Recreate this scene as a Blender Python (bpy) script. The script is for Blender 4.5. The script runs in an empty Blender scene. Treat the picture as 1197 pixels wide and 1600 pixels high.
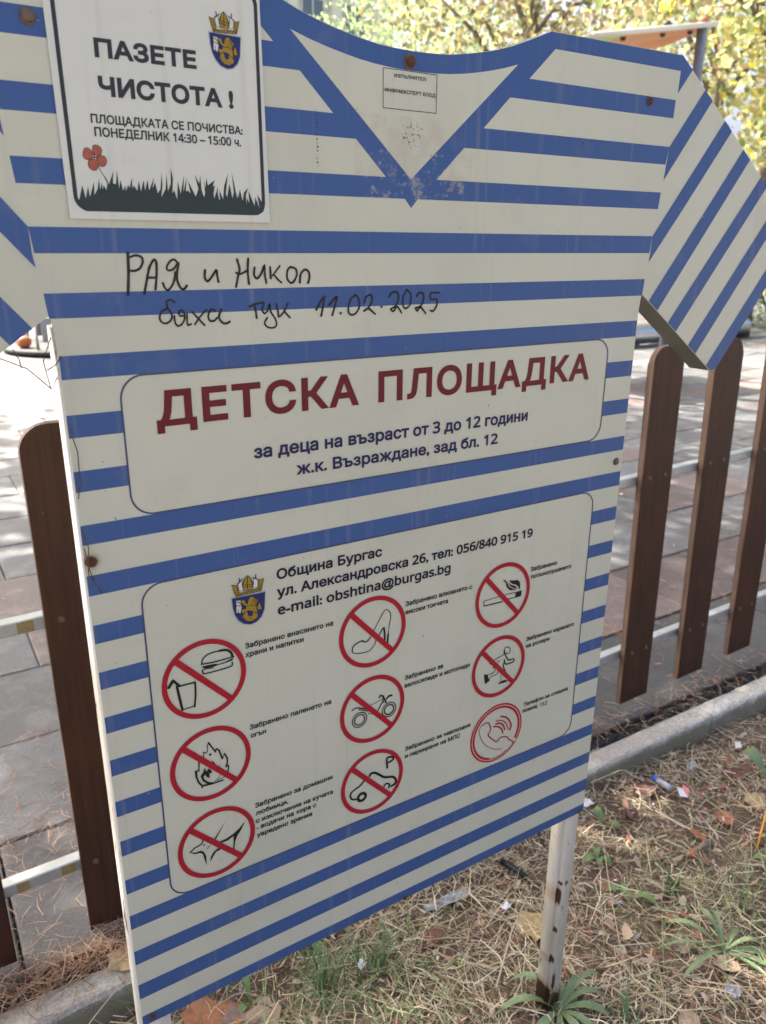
import bpy, bmesh, math, random
import numpy as np
from mathutils import Vector, Matrix
from mathutils.geometry import tessellate_polygon, delaunay_2d_cdt

sc = bpy.context.scene
col = sc.collection
# ------------------------------------------------------------------ camera
cd = bpy.data.cameras.new('camera')
cam = bpy.data.objects.new('camera', cd)
col.objects.link(cam)
cam.matrix_world = Matrix(((0.85140888, 0.16486761, -0.49791725, 0.0),
                           (-0.52445146, 0.28084727, -0.80378821, 0.0),
                           (0.00732006, 0.94548585, 0.32558091, 1.5),
                           (0, 0, 0, 1)))
cd.sensor_fit = 'VERTICAL'
cd.sensor_height = 24.0
cd.lens = 24.0 * 1223.14 / 1600.0
cd.clip_start = 0.05
cd.clip_end = 900
cd.dof.use_dof = True
cd.dof.focus_distance = 1.05
cd.dof.aperture_fstop = 4.8
sc.camera = cam
# ------------------------------------------------------------------ sky, sun, exposure
SUN_EL, SUN_AZ = math.radians(47), math.radians(-27)      # azimuth from +Y towards +X
w = bpy.data.worlds.new('World'); sc.world = w; w.use_nodes = True
nt = w.node_tree; bg = nt.nodes['Background']
sky = nt.nodes.new('ShaderNodeTexSky'); sky.sky_type = 'NISHITA'; sky.sun_disc = False
sky.sun_elevation = SUN_EL; sky.sun_rotation = SUN_AZ
sky.air_density = 0.6; sky.dust_density = 8.0; sky.ozone_density = 1.0
nt.links.new(sky.outputs[0], bg.inputs[0]); bg.inputs[1].default_value = 0.15
sl = bpy.data.lights.new('sun', 'SUN'); sl.energy = 5.0; sl.angle = math.radians(0.53); sl.color = (1.0, 0.94, 0.84)
so = bpy.data.objects.new('sun', sl); col.objects.link(so)
sd = Vector((math.sin(SUN_AZ) * math.cos(SUN_EL), math.cos(SUN_AZ) * math.cos(SUN_EL), math.sin(SUN_EL)))
so.rotation_euler = (-sd).to_track_quat('-Z', 'Y').to_euler()
so.location = sd * 30
sc.view_settings.view_transform = 'Standard'; sc.view_settings.look = 'None'
sc.view_settings.gamma = 1.0; sc.view_settings.use_curve_mapping = False
sc.view_settings.exposure = 1.85
sc.cycles.max_bounces = 8; sc.cycles.transparent_max_bounces = 8

rng = random.Random(7)
nr = np.random.default_rng(7)
# ------------------------------------------------------------------ helpers
def tag(o, label=None, cat=None, group=None, kind=None):
    if label: o['label'] = label
    if cat: o['category'] = cat
    if group: o['group'] = group
    if kind: o['kind'] = kind
    return o
def empty(name, loc=(0, 0, 0), parent=None):
    o = bpy.data.objects.new(name, None); o.empty_display_size = .1; o.location = loc
    col.objects.link(o)
    if parent: o.parent = parent
    return o
def mesh_obj(name, verts, faces, mat, parent=None, loc=(0, 0, 0), smooth=False, uv=None):
    me = bpy.data.meshes.new(name); me.from_pydata([tuple(v) for v in verts], [], [tuple(f) for f in faces]); me.update()
    return link(name, me, mat, parent, loc, smooth)
def link(name, me, mat=None, parent=None, loc=(0, 0, 0), smooth=False):
    if mat is not None and not me.materials:
        for m in (mat if isinstance(mat, (list, tuple)) else [mat]): me.materials.append(m)
    if smooth:
        for p in me.polygons: p.use_smooth = True
    o = bpy.data.objects.new(name, me); o.location = loc
    if parent: o.parent = parent
    col.objects.link(o)
    return o
def bm_obj(name, bm, mat, parent=None, loc=(0, 0, 0), smooth=False):
    me = bpy.data.meshes.new(name); bm.to_mesh(me); bm.free()
    return link(name, me, mat, parent, loc, smooth)
def box_bm(bm, x0, x1, y0, y1, z0, z1, bevel=0, seg=2):
    r = bmesh.ops.create_cube(bm, size=1.0)
    for v in r['verts']:
        v.co = Vector(((x0 + x1) / 2 + v.co.x * (x1 - x0), (y0 + y1) / 2 + v.co.y * (y1 - y0), (z0 + z1) / 2 + v.co.z * (z1 - z0)))
    if bevel:
        es = list({e for v in r['verts'] for e in v.link_edges})
        bmesh.ops.bevel(bm, geom=es, offset=bevel, segments=seg, affect='EDGES', profile=.5)
def box(name, x0, x1, y0, y1, z0, z1, mat, parent=None, bevel=0, seg=2):
    bm = bmesh.new(); box_bm(bm, x0, x1, y0, y1, z0, z1, bevel, seg)
    return bm_obj(name, bm, mat, parent)
def tube_mesh(path, radii, n=8, cap=True):
    """verts, faces of a round tube along a path"""
    P = [Vector(p) for p in path]; V = []; Fc = []
    up = Vector((0.13, 0.21, 1)).normalized()
    for i, p in enumerate(P):
        t = (P[min(i + 1, len(P) - 1)] - P[max(i - 1, 0)]).normalized()
        a = t.cross(up)
        if a.length < 1e-3: a = t.cross(Vector((1, 0, 0)))
        a.normalize(); b = t.cross(a)
        r = radii[i] if isinstance(radii, (list, tuple)) else radii
        for k in range(n):
            an = 2 * math.pi * k / n
            V.append(p + a * math.cos(an) * r + b * math.sin(an) * r)
    for i in range(len(P) - 1):
        for k in range(n):
            Fc.append((i * n + k, i * n + (k + 1) % n, (i + 1) * n + (k + 1) % n, (i + 1) * n + k))
    if cap:
        Fc.append(tuple(range(n))[::-1]); Fc.append(tuple(range((len(P) - 1) * n, len(P) * n)))
    return V, Fc
def tube(name, path, radii, mat, parent=None, n=8):
    V, Fc = tube_mesh(path, radii, n)
    return mesh_obj(name, V, Fc, mat, parent, smooth=True)

# ------------------------------------------------------------------ materials
def M(name, base=(.5, .5, .5), rough=.6, metal=0.0, var=None, scale=20, bump=0.0, bscale=60, detail=4, spec=None, coord='Object', stretch=None):
    if spec is None: spec = .22 if name.startswith('print') or name in ('board_white', 'plate_white', 'black_marker') else .5
    m = bpy.data.materials.new(name); m.use_nodes = True
    n = m.node_tree; b = n.nodes['Principled BSDF']
    b.inputs['Base Color'].default_value = (*base, 1); b.inputs['Roughness'].default_value = rough
    b.inputs['Metallic'].default_value = metal; b.inputs['Specular IOR Level'].default_value = spec
    tc = n.nodes.new('ShaderNodeTexCoord'); src = tc.outputs[coord]
    if stretch:
        mp = n.nodes.new('ShaderNodeMapping'); mp.inputs['Scale'].default_value = stretch
        n.links.new(src, mp.inputs[0]); src = mp.outputs[0]
    if var:
        no = n.nodes.new('ShaderNodeTexNoise'); no.inputs['Scale'].default_value = scale; no.inputs['Detail'].default_value = detail
        no.inputs['Roughness'].default_value = .65
        n.links.new(src, no.inputs['Vector'])
        cr = n.nodes.new('ShaderNodeValToRGB'); e = cr.color_ramp.elements
        e[0].position = .32; e[1].position = .7
        e[0].color = (*base, 1); e[1].color = (*var, 1)
        n.links.new(no.outputs['Fac'], cr.inputs[0]); n.links.new(cr.outputs[0], b.inputs['Base Color'])
    if bump:
        nb = n.nodes.new('ShaderNodeTexNoise'); nb.inputs['Scale'].default_value = bscale; nb.inputs['Detail'].default_value = 6
        n.links.new(src, nb.inputs['Vector'])
        bp = n.nodes.new('ShaderNodeBump'); bp.inputs['Strength'].default_value = bump; bp.inputs['Distance'].default_value = .01
        n.links.new(nb.outputs['Fac'], bp.inputs['Height']); n.links.new(bp.outputs[0], b.inputs['Normal'])
    return m
def N(m, t, **kw):
    x = m.node_tree.nodes.new(t)
    for k, v in kw.items(): setattr(x, k, v)
    return x
def L(m, a, b): m.node_tree.links.new(a, b)
def math_(m, op, a, b=None, clamp=False):
    x = N(m, 'ShaderNodeMath', operation=op, use_clamp=clamp)
    for i, v in enumerate((a, b)):
        if v is None: continue
        if isinstance(v, (int, float)): x.inputs[i].default_value = v
        else: L(m, v, x.inputs[i])
    return x.outputs[0]
def mixc(m, f, a, b):
    x = N(m, 'ShaderNodeMix', data_type='RGBA')
    for s, v in ((x.inputs[0], f), (x.inputs[6], a), (x.inputs[7], b)):
        if isinstance(v, (int, float)): s.default_value = v
        elif isinstance(v, tuple): s.default_value = (*v, 1)
        else: L(m, v, s)
    return x.outputs[2]
def noise(m, vec, scale, detail=4, rough=.6):
    x = N(m, 'ShaderNodeTexNoise'); x.inputs['Scale'].default_value = scale; x.inputs['Detail'].default_value = detail
    x.inputs['Roughness'].default_value = rough
    L(m, vec, x.inputs['Vector']); return x.outputs['Fac']
def ramp(m, v, lo, hi, clamp=True):
    x = N(m, 'ShaderNodeMapRange', clamp=clamp, interpolation_type='SMOOTHSTEP')
    x.inputs[1].default_value = lo; x.inputs[2].default_value = hi
    L(m, v, x.inputs[0]); return x.outputs[0]

def board_mat(name, base, kind):
    """printed sheet: faint dirt everywhere, glue residue round the collar point, rust round two bolts (board coordinates)"""
    m = M(name, base, .42)
    b = m.node_tree.nodes['Principled BSDF']
    tc = N(m, 'ShaderNodeTexCoord'); v = tc.outputs['Object']
    sp = N(m, 'ShaderNodeSeparateXYZ'); L(m, v, sp.inputs[0]); X, Z = sp.outputs[0], sp.outputs[2]
    n1 = noise(m, v, 3.0, 5); n2 = noise(m, v, 45, 4); n3 = noise(m, v, 160, 2)
    d = ramp(m, n1, .40, .75)
    dirt = tuple(c * .80 + .008 for c in base) if kind == 'white' else tuple(min(1, c * 1.05 + .012) for c in base)
    c = mixc(m, math_(m, 'MULTIPLY', d, .55), tuple(base), dirt)
    # small flecks
    fl = ramp(m, noise(m, v, 95, 1), .765, .80)
    c = mixc(m, math_(m, 'MULTIPLY', fl, .7 if kind == 'white' else .35), c, (.22, .21, .18) if kind == 'white' else (.45, .47, .50))
    # vertical streaks of washed dust
    mp = N(m, 'ShaderNodeMapping'); mp.inputs['Scale'].default_value = (60, 1, 2.2); L(m, v, mp.inputs[0])
    st = ramp(m, noise(m, mp.outputs[0], 1.0, 3), .56, .75)
    c = mixc(m, math_(m, 'MULTIPLY', st, .20), c, (.38, .35, .28))
    hz = ramp(m, noise(m, v, 14, 6, .7), .52, .74); c = mixc(m, math_(m, 'MULTIPLY', hz, .16 if kind != 'blue' else .10), c, (.34, .31, .24))
    # glue residue
    def win(cx, hx, z0, z1):
        a = ramp(m, math_(m, 'ABSOLUTE', math_(m, 'SUBTRACT', X, cx)), hx, hx - .006)
        lo = ramp(m, Z, z0, z0 + .008); hi = ramp(m, Z, z1, z1 - .003)
        return math_(m, 'MULTIPLY', a, math_(m, 'MULTIPLY', lo, hi))
    if kind == 'white':
        wn = win(.005, .085, 1.545, 1.637)
        g = math_(m, 'MULTIPLY', wn, ramp(m, n2, .36, .62))
        c = mixc(m, math_(m, 'MULTIPLY', g, .55), c, (.44, .40, .30))
        g2 = math_(m, 'MULTIPLY', win(.0, .018, 1.60, 1.632), ramp(m, noise(m, v, 260, 3), .57, .62))
        c = mixc(m, math_(m, 'MULTIPLY', g2, .85), c, (.05, .05, .05))
        for (px, pz, r) in ((-.4065, 1.1721, .013), (.3997, .497, .004)):
            dx = math_(m, 'POWER', math_(m, 'SUBTRACT', X, px), 2); dz = math_(m, 'POWER', math_(m, 'SUBTRACT', Z, pz), 2)
            dd = math_(m, 'SQRT', math_(m, 'ADD', dx, dz))
            dd = math_(m, 'ADD', dd, math_(m, 'MULTIPLY', math_(m, 'SUBTRACT', n2, .5), .006))
            c = mixc(m, math_(m, 'MULTIPLY', ramp(m, dd, r, r * .3), .8), c, (.40, .24, .10))
    elif kind == 'blue':
        wn = win(.006, .075, 1.541, 1.601)
        g = math_(m, 'MULTIPLY', wn, ramp(m, math_(m, 'ADD', noise(m, v, 52, 9, .78), math_(m, 'MULTIPLY', math_(m, 'SUBTRACT', n2, .5), .35)), .515, .575))
        c = mixc(m, math_(m, 'MULTIPLY', g, .62), c, (.33, .33, .30))
        g = math_(m, 'MULTIPLY', win(.045, .036, 1.545, 1.580), ramp(m, noise(m, v, 90, 6, .8), .55, .58)); c = mixc(m, math_(m, 'MULTIPLY', g, .8), c, (.10, .10, .09))
    L(m, c, b.inputs['Base Color'])
    L(m, ramp(m, n1, .2, .9), b.inputs['Roughness'])
    r = N(m, 'ShaderNodeMapRange'); r.inputs[3].default_value = .34; r.inputs[4].default_value = .55
    L(m, n1, r.inputs[0]); L(m, r.outputs[0], b.inputs['Roughness'])
    return m
MAT = {}
MAT['white'] = board_mat('board_white', (.53, .54, .425), 'white')
MAT['blue'] = board_mat('print_blue', (.042, .094, .245), 'blue')
MAT['plate'] = board_mat('plate_white', (.58, .60, .53), 'plate')
MAT['red'] = M('print_dark_red', (.115, .006, .012), .4, var=(.13, .010, .016), scale=40)
MAT['ringred'] = M('print_red', (.33, .010, .020), .4, var=(.36, .015, .03), scale=40)
MAT['pink'] = M('print_pink', (.50,.30,.28), .4)
MAT['navy'] = M('print_navy', (.018,.018,.075), .4)
MAT['ink'] = M('print_ink', (.013,.013,.032), .4)
MAT['black'] = M('print_black', (.012, .012, .012), .4)
MAT['line'] = M('print_line', (.055, .072, .14), .4)
MAT['char'] = M('print_charcoal', (.032, .036, .038), .4)
MAT['grassprint'] = M('print_dark_green', (.028,.043,.040), .4)
MAT['petal'] = M('print_orange', (.36, .11, .06), .4, var=(.30, .08, .045), scale=120)
MAT['gold'] = M('print_gold', (.36, .24, .03), .4, var=(.27, .16, .025), scale=300)
MAT['shield'] = M('print_shield_blue', (.018,.028,.12), .4)
MAT['silver'] = M('print_silver', (.34,.37,.40), .4)
MAT['marker'] = M('black_marker', (.012, .011, .012), .5, var=(.035, .032, .031), scale=90)
MAT['metalpaint'] = M('painted_steel', (.60, .59, .54), .45, var=(.52, .50, .44), scale=14, bump=.05)
MAT['flange'] = M('folded_edge_shaded', (.135, .135, .11), .55, var=(.095, .095, .078), scale=12)  # dark base colour holds the shade under the sleeves
MAT['rust'] = M('rust', (.055, .024, .013), .9, var=(.12, .05, .022), scale=300, bump=.4, bscale=400)
MAT['bolt'] = M('bolt_steel', (.10, .095, .085), .5, metal=.4, var=(.16, .10, .06), scale=200)
# post paint with rust where it meets the soil and some chips
m = M('post_paint', (.68, .67, .62), .42); MAT['post'] = m
tc = N(m, 'ShaderNodeTexCoord'); v = tc.outputs['Object']; sp = N(m, 'ShaderNodeSeparateXYZ'); L(m, v, sp.inputs[0])
mp = N(m, 'ShaderNodeMapping'); mp.inputs['Scale'].default_value = (1, 1, .35); L(m, v, mp.inputs[0])
nz = noise(m, mp.outputs[0], 55, 5, .7)
nz2 = noise(m, v, 110, 3, .6)
low = ramp(m, sp.outputs[2], .10, .0)
th = math_(m, 'ADD', nz, math_(m, 'MULTIPLY', low, .27))
chip = ramp(m, th, .640, .66)
halo = ramp(m, th, .56, .66)
c = mixc(m, ramp(m, noise(m, mp.outputs[0], 9, 4), .4, .8), (.68, .67, .62), (.56, .52, .42))
c = mixc(m, math_(m, 'MULTIPLY', halo, .6), c, (.42, .27, .13))
for (pu, pv, ru, rv) in ((.3765, .297, .0045, .020), (.392, .326, .0035, .005), (.379, .329, .0028, .004), (.3775, .212, .0028, .006), (.376, .135, .004, .010), (.384, .075, .004, .022), (.373, .035, .004, .030), (.411, .05, .004, .045), (.392, .02, .012, .02)):
    q1 = math_(m, 'POWER', math_(m, 'DIVIDE', math_(m, 'SUBTRACT', sp.outputs[0], pu), ru), 2); q2 = math_(m, 'POWER', math_(m, 'DIVIDE', math_(m, 'SUBTRACT', sp.outputs[2], pv), rv), 2)
    dd = math_(m, 'ADD', math_(m, 'ADD', q1, q2), math_(m, 'MULTIPLY', math_(m, 'SUBTRACT', nz2, .5), 1.3))
    c = mixc(m, math_(m, 'MULTIPLY', ramp(m, dd, 2.6, .9), .55), c, (.42, .24, .09)); chip = math_(m, 'MAXIMUM', chip, ramp(m, dd, 1.05, .85))
c = mixc(m, chip, c, (.060, .026, .016))
L(m, c, m.node_tree.nodes['Principled BSDF'].inputs['Base Color'])

def wood(name, c1, c2, c3):
    m = M(name, c1, .5); b = m.node_tree.nodes['Principled BSDF']
    tc = N(m, 'ShaderNodeTexCoord'); oi = N(m, 'ShaderNodeObjectInfo')
    ad = N(m, 'ShaderNodeVectorMath', operation='ADD'); L(m, tc.outputs['Object'], ad.inputs[0])
    cx = N(m, 'ShaderNodeCombineXYZ'); L(m, math_(m, 'MULTIPLY', oi.outputs['Random'], 9.0), cx.inputs[0]); L(m, math_(m, 'MULTIPLY', oi.outputs['Random'], 31.0), cx.inputs[2])
    L(m, cx.outputs[0], ad.inputs[1]); v = ad.outputs[0]
    mp = N(m, 'ShaderNodeMapping'); mp.inputs['Scale'].default_value = (55, 30, 2.0); L(m, v, mp.inputs[0])
    g = noise(m, mp.outputs[0], 1.6, 6, .62)
    big = noise(m, v, 5, 3)
    c = mixc(m, ramp(m, g, .32, .72), c1, c2)
    c = mixc(m, math_(m, 'MULTIPLY', ramp(m, big, .46, .70), .5), c, c3)
    mp2 = N(m, 'ShaderNodeMapping'); mp2.inputs['Scale'].default_value = (160, 90, 4); L(m, v, mp2.inputs[0])
    c = mixc(m, math_(m, 'MULTIPLY', ramp(m, noise(m, mp2.outputs[0], 1.0, 4, .6), .60, .74), .35), c, tuple(q * 2.6 for q in c1))
    L(m, mixc(m, ramp(m, noise(m, v, 130, 1), .76, .80), c, (.30, .25, .20)), b.inputs['Base Color'])
    bp = N(m, 'ShaderNodeBump'); bp.inputs['Strength'].default_value = .25; bp.inputs['Distance'].default_value = .003
    L(m, g, bp.inputs['Height']); L(m, bp.outputs[0], b.inputs['Normal'])
    b.inputs['Roughness'].default_value = .55; b.inputs['Specular IOR Level'].default_value = .3
    return m
MAT['wood'] = wood('stained_wood', (.062, .027, .015), (.036, .017, .011), (.095, .027, .013))
MAT['woodside'] = wood('worn_wood_edge', (.15, .095, .065), (.09, .052, .036), (.20, .14, .10))
MAT['galv'] = M('galvanised_steel', (.50, .53, .53), .42, metal=.5, var=(.36, .38, .37), scale=18, bump=.08)
MAT['yellowtape'] = M('ochre_paint', (.24, .17, .06), .6, var=(.34, .27, .14), scale=80)

def speck(name, base, dark, light, fine, org=None):
    m = M(name, base, .60 if name.startswith('rubber') else .85, spec=.5 if name.startswith('rubber') else .25); b = m.node_tree.nodes['Principled BSDF']
    g = N(m, 'ShaderNodeNewGeometry'); v = g.outputs['Position']; oi = N(m, 'ShaderNodeObjectInfo')
    n1 = noise(m, v, fine, 2, .8); n2 = noise(m, v, 7, 5, .7); n3 = noise(m, v, 1.3, 4, .6)
    c = mixc(m, ramp(m, n1, .40, .62), dark, base)
    c = mixc(m, ramp(m, n1, .66, .74), c, light)
    c = mixc(m, math_(m, 'MULTIPLY', ramp(m, n2, .45, .7), .55), c, tuple(x * 1.5 + .02 for x in base))
    c = mixc(m, math_(m, 'MULTIPLY', ramp(m, n3, .42, .62), .5), c, tuple(x * .62 for x in base))
    hs = N(m, 'ShaderNodeHueSaturation'); L(m, c, hs.inputs['Color'])
    r = N(m, 'ShaderNodeMapRange'); r.inputs[3].default_value = .72; r.inputs[4].default_value = 1.28
    L(m, oi.outputs['Random'], r.inputs[0]); L(m, r.outputs[0], hs.inputs['Value'])
    L(m, hs.outputs[0], b.inputs['Base Color'])
    bp = N(m, 'ShaderNodeBump'); bp.inputs['Strength'].default_value = .5; bp.inputs['Distance'].default_value = .004
    L(m, n1, bp.inputs['Height']); L(m, bp.outputs[0], b.inputs['Normal'])
    return m
MAT['tile_grey'] = speck('rubber_tile_grey', (.155, .158, .158), (.085, .087, .088), (.30, .30, .29), 260)
MAT['tile_red'] = speck('rubber_tile_red', (.185, .145, .132), (.10, .08, .07), (.32, .28, .26), 260)
MAT['tile_dark'] = speck('rubber_tile_dark', (.085, .086, .085), (.05, .05, .05), (.27, .265, .25), 240)
MAT['joint'] = speck('joint_dirt', (.10, .075, .058), (.02, .016, .012), (.16, .10, .06), 180)
MAT['concrete'] = speck('kerb_concrete', (.58, .54, .46), (.38, .35, .29), (.74, .71, .64), 130)
m = MAT['concrete']; b = m.node_tree.nodes['Principled BSDF']; src = b.inputs['Base Color'].links[0].from_socket
g_ = N(m, 'ShaderNodeNewGeometry'); sp = N(m, 'ShaderNodeSeparateXYZ'); L(m, g_.outputs['Position'], sp.inputs[0])
zz = math_(m, 'ADD', sp.outputs[2], math_(m, 'MULTIPLY', noise(m, g_.outputs['Position'], 22, 5), .05))
L(m, mixc(m, math_(m, 'MULTIPLY', ramp(m, zz, .026, -.004), .85), src, (.21, .18, .11)), b.inputs['Base Color'])
MAT['crumb'] = speck('black_crumb', (.028, .028, .028), (.01, .01, .01), (.08, .08, .08), 300)
MAT['soil'] = speck('soil', (.20, .145, .10), (.08, .058, .042), (.45, .36, .26), 120)
MAT['paving'] = speck('far_paving', (.30, .28, .25), (.2, .19, .17), (.4, .38, .36), 12)

def colattr(name, rough=.7, trans=0.0, spec=.3):
    """colour comes from each blade's or leaf's own vertex colour (its true colour)"""
    m = bpy.data.materials.new(name); m.use_nodes = True
    b = m.node_tree.nodes['Principled BSDF']; a = N(m, 'ShaderNodeAttribute'); a.attribute_name = 'col'
    L(m, a.outputs['Color'], b.inputs['Base Color']); b.inputs['Roughness'].default_value = rough
    b.inputs['Specular IOR Level'].default_value = spec
    if trans:
        t = N(m, 'ShaderNodeBsdfTranslucent'); L(m, a.outputs['Color'], t.inputs['Color'])
        mx = N(m, 'ShaderNodeMixShader'); mx.inputs[0].default_value = trans
        L(m, b.outputs[0], mx.inputs[1]); L(m, t.outputs[0], mx.inputs[2])
        L(m, mx.outputs[0], m.node_tree.nodes['Material Output'].inputs[0])
    return m
MAT['blade'] = colattr('plant_fibre', .75, .15)
MAT['leaf'] = colattr('tree_leaf', .5, .6)
MAT['bark'] = M('bark', (.10, .075, .055), .9, var=(.20, .17, .13), scale=12, bump=.6, bscale=20)
MAT['palebark'] = M('pale_bark', (.55, .53, .48), .8, var=(.25, .22, .19), scale=9, bump=.3)

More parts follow.
